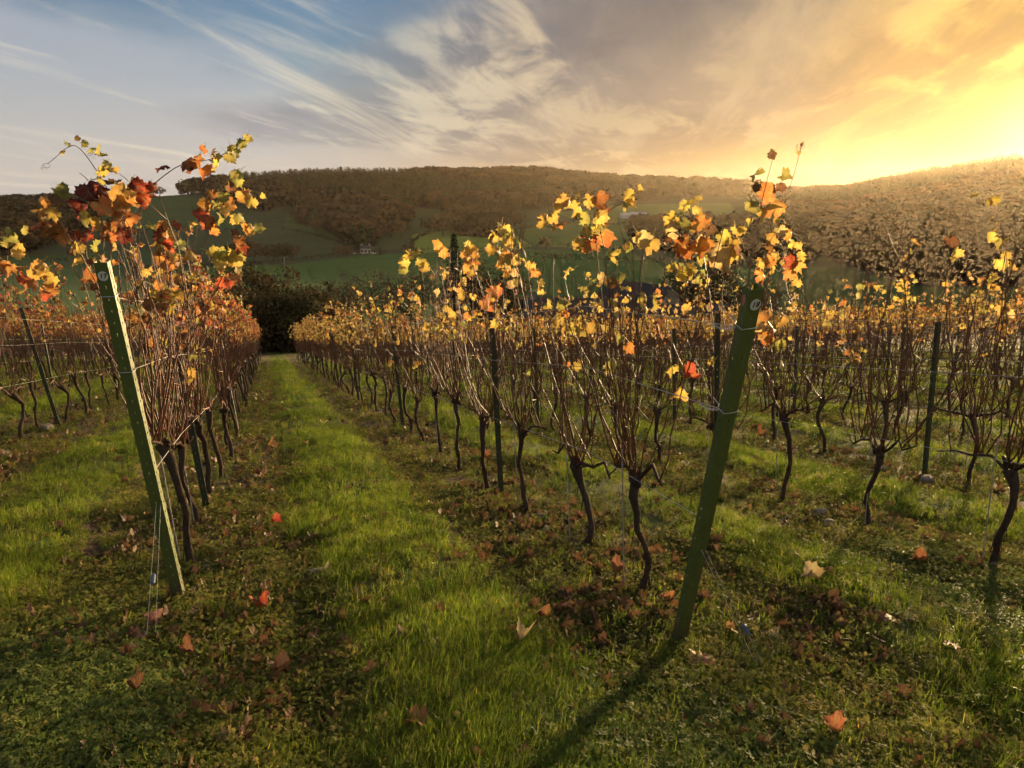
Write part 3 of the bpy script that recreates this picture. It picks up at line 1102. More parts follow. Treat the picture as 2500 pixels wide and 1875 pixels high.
p = ground_hit(893, 618, 200)
house('farmhouse', p, 0.15, 6.0, 4.2, 3.2, 4.7, M_render, M_slate, 'small white farmhouse with grey roof beside the valley hedge', 'house', 3, 2)
p = ground_hit(868, 619, 200)
house('outbuilding', p, 0.15, 2.8, 2.6, 1.6, 2.4, M_render, M_slate, 'low white outbuilding left of the white farmhouse', 'outbuilding', 1, 0)
p = ground_hit(915, 619, 200)
house('outbuilding', p, 0.1, 3.4, 2.6, 1.5, 2.3, M_render, M_slate, 'low white outbuilding right of the white farmhouse', 'outbuilding', 1, 0)
for px, py, L, lab in ((1528, 533, 9, 'left pale shed of the far farm in mid valley'), (1556, 531, 14, 'longest pale shed of the far farm in mid valley'), (1618, 537, 9, 'right pale shed of the far farm in mid valley')):
    p = ground_hit(px, py, 250)
    house('farm_shed', p, 0.1, L, 7, 3.0, 4.6, M_shed, M_shed, lab, 'shed', 0, 0)


def barn_at(px, ridge_py, depth, L, Wd, rise, rz, lab, ch=0, name='barn'):
    q = at(px, 760, depth)
    z0 = gz(q[0], q[1])
    top = at(px, ridge_py, depth)[2] - z0 + 0.4
    return house(name, (q[0], q[1], z0), rz, L, Wd, top - rise, top, M_stonewall, M_slate, lab, 'barn', 2, ch)


barn_at(1405, 728, 84, 11, 8, 3.2, 0.12, 'long slate roofed barn behind the vines left of post eighteen', 1)
barn_at(1560, 690, 96, 10, 9, 4.0, 2.2, 'slate roofed barn with its gable end behind the vines', 0)
barn_at(1690, 745, 80, 7, 6, 2.4, 0.1, 'low slate roofed barn nearest post eighteen', 0)

p = ground_hit(695, 652, 200)
mb = MB()
mb.tube([(0, 0, -0.5), (0, 0, 5.0)], [0.16, 0.11], 6)
o = tag(mb.obj('field_pole', M_shed), 'slim pale pole standing in the green valley field', 'pole')
o.location = p

# ------------------------------------------------------------------ posts and wires
AXIS = np.array([-0.058, -0.047, 0.998])
AXIS /= np.linalg.norm(AXIS)
D3 = np.array([ROW_D[0], ROW_D[1], SLOPE])
D3 /= np.linalg.norm(D3)
E3 = np.array([ROW_E[0], ROW_E[1], 0.0])


def channel_mesh(name, mat, L, web, flange, lip, pitch, slot, slot_w, hole, thick):
    """folded steel channel, open at the back, with real slots in the web and holes in the flanges; web faces -Y"""
    V, Fc = [], []

    def strip(a, b, du, gap_w, gap_h, off, hooks=False):
        # panel from line a to line b (2D points), running up the post, with openings in its middle
        a, b = np.array(a, float), np.array(b, float)
        mid, un = (a + b) / 2, (b - a) / np.linalg.norm(b - a)
        cs = [a, mid - un * gap_w / 2, mid + un * gap_w / 2, b]
        zs_ = [0.0]
        z = 0.06 + off
        while z + gap_h < L - 0.03:
            zs_ += [z, z + gap_h]
            z += pitch
        zs_.append(L)
        k0 = len(V)
        for zz in zs_:
            for c_ in cs:
                V.append((c_[0], c_[1], zz))
        for i in range(len(zs_) - 1):
            for j in range(3):
                if j == 1 and i % 2 == 1:
                    continue
                q = k0 + i * 4 + j
                Fc.append((q, q + 1, q + 5, q + 4))
        if hooks:
            z = 0.3
            while z < L - 0.1:
                k1 = len(V)
                n_ = un * 0.010
                V.extend([(b[0], b[1], z), (b[0] + n_[0], b[1] + n_[1], z + 0.012), (b[0] + n_[0], b[1] + n_[1], z + 0.035), (b[0], b[1], z + 0.03)])
                Fc.append((k1, k1 + 1, k1 + 2, k1 + 3))
                z += 0.2
    hw = web / 2
    strip((-hw, 0), (hw, 0), 0, slot_w, slot, 0)
    strip((hw, 0), (hw * 0.94, flange), 0, hole, hole * 1.6, 0.05, True)
    strip((-hw * 0.94, flange), (-hw, 0), 0, hole, hole * 1.6, 0.05)
    strip((hw * 0.94, flange), (hw * 0.94 - lip, flange + 0.002), 0, 0.002, 0.002, 0.05)
    strip((-hw * 0.94 + lip, flange + 0.002), (-hw * 0.94, flange), 0, 0.002, 0.002, 0.05)
    me = bpy.data.meshes.new(name)
    me.from_pydata(V, [], Fc)
    me.materials.append(mat)
    return me


def post_frame(base, axis, face):
    """matrix whose Z is the post's axis and whose -Y is the way its web faces"""
    z = np.array(axis) / np.linalg.norm(axis)
    y = -np.array(face, float)
    y = y - z * (y @ z)
    y /= np.linalg.norm(y)
    x = np.cross(y, z)
    M = Matrix.Identity(4)
    for i in range(3):
        M[i][0], M[i][1], M[i][2], M[i][3] = x[i], y[i], z[i], base[i]
    return M


def solve_post(base_px, top_px):
    b = ground_hit(*base_px)
    best = None
    for L in np.arange(1.5, 2.3, 0.02):
        for k in np.arange(-0.1, 0.6, 0.01):
            ax = AXIS - D3 * k
            ax = ax / np.linalg.norm(ax)
            q = to_px(b + ax * L)
            e = (q[0] - top_px[0]) ** 2 + (q[1] - top_px[1]) ** 2
            if best is None or e < best[0]:
                best = (e, L, ax)
    return b, best[2], best[1]


END = {}
for num, bp, tp, turn in ((17, (437, 1470), (243, 641), -0.20), (18, (1662, 1573), (1848, 702), 0.0)):
    b, ax, L = solve_post(bp, tp)
    face = -np.array([ROW_D[0] * math.cos(turn) - ROW_E[0] * math.sin(turn), ROW_D[1] * math.cos(turn) - ROW_E[1] * math.sin(turn), 0])
    o = empty('end_post', (0, 0, 0))
    o.matrix_world = post_frame(b - ax * 0.12, ax, face)
    tag(o, 'leaning green steel end post with a white disc numbered %s' % {17: 'seventeen', 18: 'eighteen'}[num], 'post', 'numbered end posts')
    Lt = L + 0.12
    body = link('channel', channel_mesh('channel', M_post_green, Lt, 0.060, 0.044, 0.012, 0.058, 0.016, 0.005, 0.008, 0.002), o)
    sm = body.modifiers.new('sheet', 'SOLIDIFY')
    sm.thickness = 0.0022
    dm = MB()
    n = 28
    th = np.arange(n) * 2 * math.pi / n
    r0 = 0.0225
    ring = np.stack([np.cos(th) * r0, np.zeros(n), np.sin(th) * r0], 1)
    dm.add(np.vstack([ring, ring + (0, -0.0015, 0)]), [tuple(range(n, 2 * n))[::-1], tuple(range(n))] + [(i, (i + 1) % n, n + (i + 1) % n, n + i) for i in range(n)])
    disc = dm.obj('number_disc', M_disc, o)
    disc.location = (0.0 if num == 17 else 0.004, -0.0025, Lt - 0.062)
    fc = bpy.data.curves.new('numeral', 'FONT')
    fc.body = str(num)
    fc.size = 0.030
    fc.align_x, fc.align_y = 'CENTER', 'CENTER'
    fc.extrude = 0.0004
    fc.offset = 0.0008
    fc.shear = 0.15
    fc.space_character = 1.12
    fc.materials.append(M_ink)
    tmp = bpy.data.objects.new('numeral', fc)
    COL.objects.link(tmp)
    bpy.context.view_layer.update()
    nm = bpy.data.meshes.new_from_object(tmp.evaluated_get(bpy.context.evaluated_depsgraph_get()))
    bpy.data.objects.remove(tmp)
    nm.name = 'numeral'
    tx = link('numeral', nm, disc)
    tx.location = (0, -0.0022, 0)
    tx.rotation_euler = (math.pi / 2, 0, 0)
    # faded red spray spot near the top of the flange
    sp = MB()
    sx_ = 1 if num == 17 else -1
    rr_ = np.random.RandomState(num)
    n = 14
    th = np.arange(n) * 2 * math.pi / n
    q = 0.013 * (1 + 0.25 * rr_.normal(size=n))
    sp.add(np.stack([np.full(n, sx_ * 0.0318), 0.022 + np.cos(th) * q * 0.8, Lt - 0.05 + np.sin(th) * q * 1.6], 1), [tuple(range(n))[::sx_]])
    sp.obj('paint_mark', M_red, o)
    END[num] = (b, ax, L, o)

mid_mesh = {}
for k, Lm in enumerate((1.78, 1.86, 1.94)):
    mid_mesh[k] = channel_mesh('trellis_post', M_post_dark, Lm + 0.15, 0.050, 0.034, 0.008, 0.075, 0.014, 0.005, 0.006, 0.002)


def ordinal(n):
    base = ['zeroth', 'first', 'second', 'third', 'fourth', 'fifth', 'sixth', 'seventh', 'eighth', 'ninth', 'tenth', 'eleventh', 'twelfth', 'thirteenth', 'fourteenth', 'fifteenth', 'sixteenth', 'seventeenth', 'eighteenth', 'nineteenth', 'twentieth']
    tens = {20: 'twenty', 30: 'thirty', 40: 'forty', 50: 'fifty'}
    if n <= 20: return base[n]
    t_, u_2 = n // 10 * 10, n % 10
    return tens[t_][:-1] + 'ieth' if u_2 == 0 else tens[t_] + '-' + base[u_2]


def row_name(k):
    if k == 17: return 'the row behind post seventeen'
    if k == 18: return 'the row behind post eighteen'
    if k < 17: return ('the nearest' if k == 16 else 'the ' + ordinal(17 - k)) + ' row left of post seventeen'
    return ('the nearest' if k == 19 else 'the ' + ordinal(k - 18)) + ' row right of post eighteen'


ROW_LEN = 53.0
ROW_START = {17: 4.29, 18: 3.01, 16: 5.3, 19: 1.9, 20: 1.4}
POST_V = {17: 6.74, 18: 6.70, 16: 13.17, 19: 6.78, 20: 6.52}
RIGHT_ROWS = range(18, 32)
LEFT_ROWS = range(13, 18)
ROWS = list(LEFT_ROWS) + list(RIGHT_ROWS)


def foot(u, v):
    x, y = xy_of(u, v)
    return np.array([x, y, gz(x, y)])


def in_view(p, margin=130, up=1.0):
    if p @ FW < 1.0: return False
    q = to_px(p + np.array([0, 0, up]))
    return -margin < q[0] < W + margin


pr = np.random.RandomState(77)
posts_done = 0
for k in ROWS:
    v0 = POST_V.get(k, 6.6)
    while v0 > 6: v0 -= 5.7
    idx = 0
    v = v0
    while v < ROW_LEN:
        u = ROW_U[k] + pr.normal(0, .03)
        p = foot(u, v)
        if v > ROW_START.get(k, 2.0) + 1.5 and in_view(p, 60):
            idx += 1
            ax = AXIS + np.array([pr.normal(0, .012), pr.normal(0, .012), 0])
            if k == 16 and abs(v - 13.17) < 0.2:
                ax = AXIS + np.array([-0.07, -0.02, 0])
            o = link('trellis_post', mid_mesh[pr.randint(3)])
            turn = pr.normal(0, 0.15)
            o.matrix_world = post_frame(p - ax * 0.15, ax, -np.array([ROW_D[0] + turn * ROW_E[0], ROW_D[1] + turn * ROW_E[1], 0]))
            if v < 16:
                sm = o.modifiers.new('sheet', 'SOLIDIFY')
                sm.thickness = 0.002
            tag(o, 'dark green perforated steel post, %s along %s' % (ordinal(idx), row_name(k)), 'post', 'trellis posts in the vine rows')
        v += 5.7

WIRE_H = (0.80, 1.36, 1.74)
WNAME = ('lower', 'middle', 'upper')
for k in ROWS:
    if k in (13, 14): continue
    for wi, wh in enumerate(WIRE_H):
        mb = MB()
        vs = ROW_START.get(k, 2.0)
        if k in END:
            b, ax, L, _ = END[k]
            start = b + ax * (wh + (0.02 if wi else 0.0))
        else:
            start = foot(ROW_U[k], vs) + AXIS * wh
        pts = [start]
        for v in np.arange(vs + 1.4, 46, 2.85):
            pts.append(foot(ROW_U[k], v) * (1, 1, 0) + np.array([0, 0, plane_z(*xy_of(ROW_U[k], v))]) + AXIS * (wh + 0.015 * math.sin(v * 1.3 + wi)))
        far_ = max(1.0, np.linalg.norm(start) / 7)
        mb.tube(pts, [0.0020] * len(pts), 4)
        o = tag(mb.obj('trellis_wire', M_wire), '%s trellis wire of %s' % (WNAME[wi], row_name(k)), 'wire', 'trellis wires')
        if k in END and wi:
            # the wire is looped round the end post and hooked back by a short chain
            b, ax, L, po = END[k]
            Mi = np.array(po.matrix_world)
            lp = []
            for lx, ly in ((0.015, 0.065), (0.034, 0.044), (0.0335, -0.004), (0, -0.006), (-0.0335, -0.004), (-0.034, 0.044), (-0.015, 0.065), (-0.01, 0.12)):
                q = Mi @ np.array([lx, ly, wh + 0.12 + 0.02, 1])
                lp.append(q[:3])
            MB().tube(lp, [0.0022] * len(lp), 5).obj('loop', M_wire, o)
            ch = MB()
            d_ = np.array(pts[1]) - np.array(pts[0])
            d_ /= np.linalg.norm(d_)
            for c in range(12):
                c0 = np.array(pts[0]) + d_ * (0.10 + c * 0.016) + np.array([0, 0, -0.004 - 0.012 * math.sin(c / 12 * 3.14)])
                s_ = np.array([0, 0, 1.0]) if c % 2 else np.cross(d_, (0, 0, 1))
                th = np.linspace(0, 2 * math.pi, 9)
                ch.tube([c0 + d_ * math.cos(a) * 0.012 + s_ * math.sin(a) * 0.006 for a in th], [0.0013] * 9, 3, cap=False)
            tag(ch.obj('chain', M_wire, o), kind='stuff')

# anchor wires of the two end posts, with their wire grips
for num, frac, gpx, gripf, lab in ((17, 0.33, (352, 1580), 0.55, 'thin anchor wire with blue grip in front of post seventeen'), (18, 0.33, (1868, 1640), 0.66, 'thin anchor wire with blue grip right of post eighteen')):
    b, ax, L, po = END[num]
    g = ground_hit(*gpx)
    top = b + ax * L * frac
    side = np.array([0.018, 0.01, 0.0])
    o = empty('anchor_wire', g)
    tag(o, lab, 'wire', 'anchor wires')
    MB().tube([top - g, (0, 0, -0.05)], [0.0011, 0.0011], 4).obj('strand', M_wire, o)
    MB().tube([top - g + side, side * 2 + (0, 0, -0.05)], [0.0011, 0.0011], 4).obj('strand', M_wire, o)
    c = (top - g) * (1 - gripf) + side * 0.7
    dv = (top - g) / np.linalg.norm(top - g)
    MB().tube([c - dv * 0.028, c - dv * 0.02, c + dv * 0.02, c + dv * 0.028], [0.006, 0.012, 0.012, 0.006], 8).obj('wire_grip', M_grip, o)
    MB().tube([(0, 0, -0.06), dv * 0.02, dv * 0.075], [0.008, 0.008, 0.007], 7).obj('anchor_rod', M_wood, o)

# ------------------------------------------------------------------ vine leaves
def leaf_shape(rng, n_out=26, n_in=13, curl=0.35):
    """lobed vine leaf, stalk at the origin, tip along +Y, about one unit long"""
    th = np.linspace(-math.pi, math.pi, n_out, endpoint=False) + math.pi / n_out
    lob = 0.0
    for c, wd_, hgt in ((0, .42, .30), (1.05, .36, .24), (-1.05, .36, .24), (2.05, .40, .16), (-2.05, .40, .16)):
        lob = lob + hgt * np.exp(-((th - c) / wd_) ** 2)
    R_ = 0.40 + 0.80 * lob + 0.05 * np.where(np.arange(n_out) % 2, 1, -1) + rng.normal(0, .035, n_out)
    R_ *= np.where(np.abs(th) > 2.85, 0.45, 1.0)
    cx, cy = 0.0, 0.36
    o = np.stack([np.sin(th) * R_, cy + np.cos(th) * R_], 1)
    ti = np.linspace(-math.pi, math.pi, n_in, endpoint=False)
    q = np.stack([np.sin(ti) * 0.30, cy + np.cos(ti) * 0.30], 1)
    P = np.vstack([[[cx, cy]], q, o])
    a1, a2, a3 = rng.uniform(-1, 1, 3)
    fold = abs(a1) * curl * 0.9
    z = (-fold * np.abs(P[:, 0]) * (1.3 if a1 > 0 else -1.3) - curl * (0.5 + 0.5 * a2) * (P[:, 1] - 0.3) ** 2 * 1.4
         + 0.09 * np.sin(P[:, 0] * 9 + a3 * 5) * np.hypot(P[:, 0], P[:, 1] - cy) + rng.normal(0, .02, len(P)))
    rim = np.hypot(P[:, 0], P[:, 1] - cy) > 0.34
    z[rim] += rng.normal(0, 0.085, rim.sum()) + curl * 0.3 * a3
    V = np.column_stack([P[:, 0], P[:, 1], z])
    Fc = [(0, 1 + i, 1 + (i + 1) % n_in) for i in range(n_in)]
    k = n_out // n_in
    for i in range(n_in):
        j = (i * k + n_out - 1) % n_out
        a, b = 1 + i, 1 + (i + 1) % n_in
        oo = [1 + n_in + (j + s) % n_out for s in range(k + 1)]
        for s in range(k):
            Fc.append((a if s < k // 2 + k % 2 else b, oo[s], oo[s + 1]))
        Fc.append((a, oo[k // 2 + k % 2] if k > 1 else oo[1], b))
    return V, Fc, P


lr = np.random.RandomState(9)
LEAF = [leaf_shape(lr, curl=c) for c in (0.45, 0.7, 0.9, 1.2, 0.55, 1.4, 0.8, 1.0)]
LEAF_LO = [leaf_shape(lr, 9, 3, c) for c in (0.3, 0.5, 0.7, 0.9)]
LEAF_DEAD = [leaf_shape(lr, curl=c) for c in (1.6, 2.1, 1.3, 2.4, 1.8)]


def leaf_data(L, mat, name, stalk=True):
    V, Fc, P = L
    mb = MB()
    mb.add(V, Fc, None, P)
    if stalk:
        mb.tube([(0, 0.02, 0.0), (0.02, -0.22, 0.05), (0.0, -0.5, 0.16)], [0.022, 0.018, 0.014], 3)
    me = mb.mesh(name, mat, True)
    return me


LEAF_ME = [leaf_data(L, M_leaf, 'leaf') for L in LEAF]
DEAD_ME = [leaf_data(L, M_deado, 'fallen_leaf', False) for L in LEAF_DEAD + LEAF[2:4] + LEAF[5:6]]

YEL, GLD, ORG, RUS, RED, DRD, OLV, BRN, PAL = ((0.62, 0.48, 0.12), (0.58, 0.38, 0.10), (0.54, 0.24, 0.075), (0.38, 0.155, 0.06), (0.43, 0.075, 0.045), (0.22, 0.042, 0.036),
                                               (0.38, 0.37, 0.11), (0.20, 0.11, 0.065), (0.62, 0.48, 0.24))
PAL_R = ([YEL, GLD, ORG, RUS, RED, OLV, BRN, PAL], [.36, .22, .08, .03, .01, .16, .03, .11])
PAL_17 = ([YEL, GLD, ORG, RUS, RED, DRD, OLV, BRN], [.14, .17, .24, .15, .10, .03, .12, .05])
PAL_L = ([YEL, GLD, ORG, RUS, RED, DRD, OLV, BRN], [.14, .16, .20, .18, .06, .03, .12, .11])


def pick(rng, pal):
    c = np.array(pal[0][rng.choice(len(pal[0]), p=pal[1])])
    return c * rng.uniform(0.62, 1.0) * (1 + rng.normal(0, .06, 3))


def leaf_frame(rng, droop=0.7, out=None):
    a = rng.uniform(0, 6.28)
    y = np.array([math.cos(a), math.sin(a), 0.0]) * rng.uniform(0.3, 1.0) + np.array([0, 0, -droop * rng.uniform(0.1, 1.4)])
    if out is not None: y = y + np.array(out)
    y /= np.linalg.norm(y)
    nrm = rng.normal(size=3)
    z = nrm - y * (nrm @ y)
    z /= np.linalg.norm(z)
    x = np.cross(y, z)
    return np.stack([x, y, z], 1)


SH = (AXIS @ np.array([ROW_D[0], ROW_D[1], 0]), -(AXIS @ E3))      # lean of the trellis in a vine's own frame


def gen_vine(rng, pal, n_cane, n_leaf, tall=1.0, size=1.0):
    """a grapevine in its own frame: X along the row, Y to the left, Z up"""
    hz = rng.uniform(0.62, 0.86)
    sw, sw2 = rng.normal(0, 1, 2)
    bend = np.clip(rng.normal(0, .06, 2), -.1, .1)
    tp = []
    for i in range(9):
        s = i / 8
        tp.append(np.array([bend[0] * math.sin(s * 3.1) + 0.05 * math.sin(s * 5 + bend[1] * 30) * s + 0.035 * sw * math.sin(s * 6.3), bend[1] * math.sin(s * 3.0) + 0.03 * sw2 * math.sin(s * 6.3) + rng.normal(0, .008), -0.06 + (hz + 0.06) * s]))
    tr_ = np.array([.034, .024, .0205, .021, .0185, .020, .021, .029, .036]) * rng.uniform(.8, 1.2) * rng.uniform(.86, 1.14, 9)
    head = tp[-1]
    arms = []
    for sgn in (-1, 1):
        ln = rng.uniform(0.30, 0.62)
        a = [head + (0, 0, -0.02)]
        for i in range(1, 5):
            s = i / 4
            a.append(head + np.array([sgn * ln * s, rng.normal(0, .012), rng.uniform(.02, .14) * math.sin(s * 2.4) + SLOPE * sgn * ln * s + rng.normal(0, .008)]))
        arms.append(np.array(a))
    canes = []
    for c in range(n_cane):
        if rng.rand() < 0.40:
            p = head + np.array([rng.normal(0, .035), rng.normal(0, .02), 0.01])
        else:
            a = arms[rng.randint(2)]
            s = rng.uniform(0.15, 1) * 3.99
            i = int(s)
            p = a[i] + (a[i + 1] - a[i]) * (s - i)
        off = (p - head)[0]
        arch = rng.rand() < 0.42
        dirn = np.array([off * 0.12 + rng.normal(0, .48 if arch else .22), rng.normal(0, .2 if arch else .13), 1.0])
        Ln = min(max(0.7, rng.normal(1.50, .22)), 1.80) * tall
        pts = [p]
        zz = rng.choice([-1, 1])
        for i in range(10):
            dirn = dirn + np.array([rng.normal(0, .13), rng.normal(0, .10) - 0.4 * p[1], 0.05])
            if p[2] > 1.1: dirn[0] *= 0.86
            dd = dirn * (np.array([1.7, 1.7, 1.0]) if i == 0 else 1.0) + np.array([zz * .07 * (-1) ** i, zz * .04 * (-1) ** i, 0])
            p = p + dd / np.linalg.norm(dd) * Ln / 10
            if p[2] > 2.0: dirn = dirn + np.array([rng.normal(0, .16), rng.normal(0, .14), -0.12])
            pts.append(p)
        side = []
        for _ in range(rng.choice([0, 0, 1, 2])):
            i = rng.randint(3, 10)
            q = pts[i]
            dl = np.array([rng.normal(0, .8), rng.normal(0, .5), rng.uniform(.2, 1.0)])
            dl /= np.linalg.norm(dl)
            ll = rng.uniform(.08, .34)
            side.append(np.array([q, q + dl * ll * .5, q + dl * ll + np.array([0, 0, ll * .12])]))
        canes.append(dict(p=np.array(pts), r=np.linspace(rng.uniform(.0036, .0062), .0016, 11), leaves=[], side=side))
    if n_leaf:
        k = 0
        order = rng.permutation(n_cane)
        while k < n_leaf:
            c = canes[order[int(n_cane * rng.rand() ** 1.6)]]
            m_ = int(rng.choice([1, 2, 3, 4, 6]))
            s0 = rng.beta(8.0, 1.3)
            for _ in range(m_):
                s = np.clip(s0 + rng.normal(0, .07), 0.05, 1.0) * 9.99
                i = int(s)
                q = c['p'][i] + (c['p'][i + 1] - c['p'][i]) * (s - i)
                q = q + rng.normal(0, .028, 3)
                c['leaves'].append(dict(p=q, R=leaf_frame(rng), s=size * rng.uniform(.034, .088), c=pick(rng, pal), v=rng.randint(8)))
                k += 1
    sh = lambda P: P + np.outer(np.atleast_2d(P)[:, 2], [SH[0], SH[1], 0]).reshape(np.shape(P))
    tp = sh(np.array(tp))
    arms = [sh(a) for a in arms]
    for c in canes:
        c['p'] = sh(c['p'])
        c['side'] = [sh(q) for q in c['side']]
        for l in c['leaves']: l['p'] = sh(l['p'][None])[0]
    return dict(trunk=tp, tr=tr_, arms=arms, canes=canes)


def trunk_mb(vn, sides=8, rng=None):
    mb = MB()
    mb.tube(vn['trunk'], vn['tr'], sides)
    h = vn['trunk'][-1]
    if rng is not None:
        for _ in range(5):
            q = h + rng.normal(0, .022, 3)
            mb.tube([q - (0, 0, .025), q, q + rng.normal(0, .02, 3) + (0, 0, .02)], [.012, .022, .008], 6)
        # shaggy strips of bark
        for _ in range(9):
            i = rng.randint(1, 7)
            a = rng.uniform(0, 6.28)
            q = vn['trunk'][i] + vn['tr'][i] * np.array([math.cos(a), math.sin(a), 0])
            mb.tube([q, q + np.array([math.cos(a) * .006, math.sin(a) * .006, -.05]), q + np.array([math.cos(a) * .016, math.sin(a) * .016, -.10])], [.004, .004, .001], 3)
    return mb


def canes_mb(vn, sides=4):
    mb = MB()
    for a in vn['arms']:
        mb.tube(a, np.linspace(.012, .006, len(a)), 5)
    for c in vn['canes']:
        mb.tube(c['p'], c['r'], sides, cap=False)
        for q in c['side']: mb.tube(q, [.003, .0022, .0012], 3, cap=False)
    return mb


def leaves_mb(vn, lo=True):
    mb = MB()
    for c in vn['canes']:
        for l in c['leaves']:
            V, Fc, P = LEAF_LO[l['v'] % 4] if lo else LEAF[l['v']]
            mb.add((V * l['s']) @ l['R'].T + l['p'], Fc, l['c'], P + l['v'] * 3)
    return mb


vr = np.random.RandomState(31)
VAR = {}
for key, pal, nl, nvar in (('right', PAL_R, 34, 10), ('right_far', PAL_R, 62, 6), ('left', PAL_17, 84, 7), ('left_far', PAL_17, 120, 5), ('outer', PAL_L, 40, 7)):
    VAR[key] = []
    for i in range(nvar):
        vn = gen_vine(vr, pal, vr.randint(13, 26), nl, 1.0 if 'far' not in key else 0.95, 1.05 if 'far' not in key else 1.2)
        VAR[key].append((trunk_mb(vn, 7, vr).mesh('trunk', M_bark, True), canes_mb(vn).mesh('canes', M_cane), leaves_mb(vn).mesh('leaves', M_leafs)))

# ------------------------------------------------------------------ every vine of the rows
SPACING = 1.13
VSTART = {17: 5.0, 18: 3.78, 16: 6.1, 19: 3.54, 20: 2.55}
spots = []
for k in ROWS:
    v = VSTART.get(k, 2.6 + 0.37 * (k % 3))
    first = True
    n = 0
    while v < ROW_LEN:
        u = ROW_U[k] + vr.normal(0, .035)
        p = foot(u, v)
        if in_view(p, 150, 1.0):
            n += 1
            spots.append((float(np.linalg.norm(p)), k, n, p, v))
        v += SPACING * vr.uniform(.93, 1.07)
spots.sort(key=lambda s: s[0])


def variety(k, v):
    if k >= 18: return 'right' if v < 17 else 'right_far'
    if k == 17: return 'left' if v < 15 else 'left_far'
    return 'outer' if v < 22 else 'left_far'


HERO = set()
for d_, k, n, p, v in spots:
    if (k == 17 and n <= 3) or (k == 18 and n <= 6) or (k == 19 and n <= 4) or (k == 16 and n <= 2) or (k == 20 and n <= 2):
        HERO.add((k, n))
VINE = {}
leaf_tot = 0
for si, (d_, k, n, p, v) in enumerate(spots[:300]):
    o = empty('grapevine', p, ROW_RZ)
    lookw = 'golden leaved' if k >= 18 else ('red and orange leaved' if k == 17 else 'mostly bare reddish')
    tag(o, '%s grapevine, %s along %s' % (lookw, ordinal(n), row_name(k)), 'grapevine', 'grapevines in the rows')
    VINE[(k, n)] = o
    if (k, n) in HERO:
        nl = {17: 70, 18: 26, 19: 30, 16: 40, 20: 34}[k]
        vn = gen_vine(vr, PAL_R if k >= 18 else PAL_17, 21 if k != 17 else 29, nl, 0.84 if (k, n) in ((18, 1), (18, 2), (17, 1), (17, 2)) else 1.0, 1.0)
        tm = trunk_mb(vn, 10, vr).obj('trunk', M_bark, o, True)
        for a in vn['arms']:
            MB().tube(a, np.linspace(.013, .006, len(a)) * vr.uniform(.9, 1.3), 6).obj('arm', M_bark, o, True)
        for c in vn['canes']:
            cmb = MB().tube(c['p'], c['r'] * 1.1, 6)
            for i in range(2, 10):
                q, nx_ = c['p'][i], c['p'][i] - c['p'][i - 1]
                nx_ = nx_ / np.linalg.norm(nx_) * .008
                cmb.tube([q - nx_, q, q + nx_], [c['r'][i], c['r'][i] * 1.75, c['r'][i]], 6)
            for q in c['side']: cmb.tube(q, [.0034, .0024, .0014], 5)
            co = cmb.obj('cane', M_cane, o, True)
            for l in c['leaves']:
                lo_ = link('leaf', LEAF_ME[l['v']], co)
                M4 = Matrix.Identity(4)
                for i in range(3):
                    for j in range(3): M4[i][j] = l['R'][i][j] * l['s']
                    M4[i][3] = l['p'][i]
                lo_.matrix_local = M4
                lo_.color = (*np.clip(l['c'], 0, 1), 1)
        if k >= 17:
            MB().tube([(0.05, 0.03, -0.1), (0.05 + SH[0] * .9, 0.03 + SH[1] * .9, 0.9)], [.004, .004], 5).obj('support_rod', M_wire, o)
    else:
        s = vr.uniform(.93, 1.06)
        o.scale = (s, s, s)
        tm, cm, lm = VAR[variety(k, v)][vr.randint(len(VAR[variety(k, v)]))]
        link('trunk', tm, o)
        tag(link('canes', cm, o), kind='stuff')
        tag(link('leaves', lm, o), kind='stuff')
rest = spots[300:]
if rest:
    srcs = {}
    for key in VAR:
        srcs[key] = []
        for tm, cm, lm in VAR[key]:
            me = bpy.data.meshes.new('distant_vine')
            V, Fc, mi, tint, uvv = [], [], [], [], []
            off = 0
            for q, part in enumerate((tm, cm, lm)):
                nv = len(part.vertices)
                a = np.zeros(nv * 3); part.vertices.foreach_get('co', a); V.append(a.reshape(-1, 3))
                a = np.zeros(nv * 4); part.attributes['tint'].data.foreach_get('color', a); tint.append(a)
                a = np.zeros(nv * 2); part.attributes['leafuv'].data.foreach_get('vector', a); uvv.append(a)
                for pl in part.polygons:
                    Fc.append(tuple(i + off for i in pl.vertices)); mi.append(q)
                off += nv
            me.from_pydata(np.vstack(V).tolist(), [], Fc)
            for mt in (M_bark, M_cane, M_leafs): me.materials.append(mt)
            me.polygons.foreach_set('material_index', mi)
            me.color_attributes.new('tint', 'FLOAT_COLOR', 'POINT').data.foreach_set('color', np.concatenate(tint))
            me.attributes.new('leafuv', 'FLOAT2', 'POINT').data.foreach_set('vector', np.concatenate(uvv))
            me.update()
            srcs[key].append(source('distant_vine', me))
    for key in VAR:
        sel = [s for s in rest if variety(s[1], s[4]) == key]
        if not sel: continue
        P = np.array([s[3] for s in sel])
        r_ = np.random.RandomState(len(sel))
        side = 'golden vines filling the far ends of the right hand rows' if key.startswith('right') else 'reddish vines filling the far ends of the left hand rows'
        if key == 'outer': side = 'bare reddish vines in the middle of the leftmost rows'
        if key == 'left_far' : side = 'orange vines filling the far ends of the left hand rows'
        if key == 'right': side = 'golden vines in the middle of the rightmost rows'
        scatter('distant_vines', side, 'vines', P, np.column_stack([np.zeros(len(P)), np.zeros(len(P)), np.full(len(P), ROW_RZ)]), r_.uniform(.93, 1.06, len(P)), srcs[key], 5)
print('vines', len(spots), 'hero', len(HERO))

# ------------------------------------------------------------------ long shoots one can pick out above the rows
hr = np.random.RandomState(404)


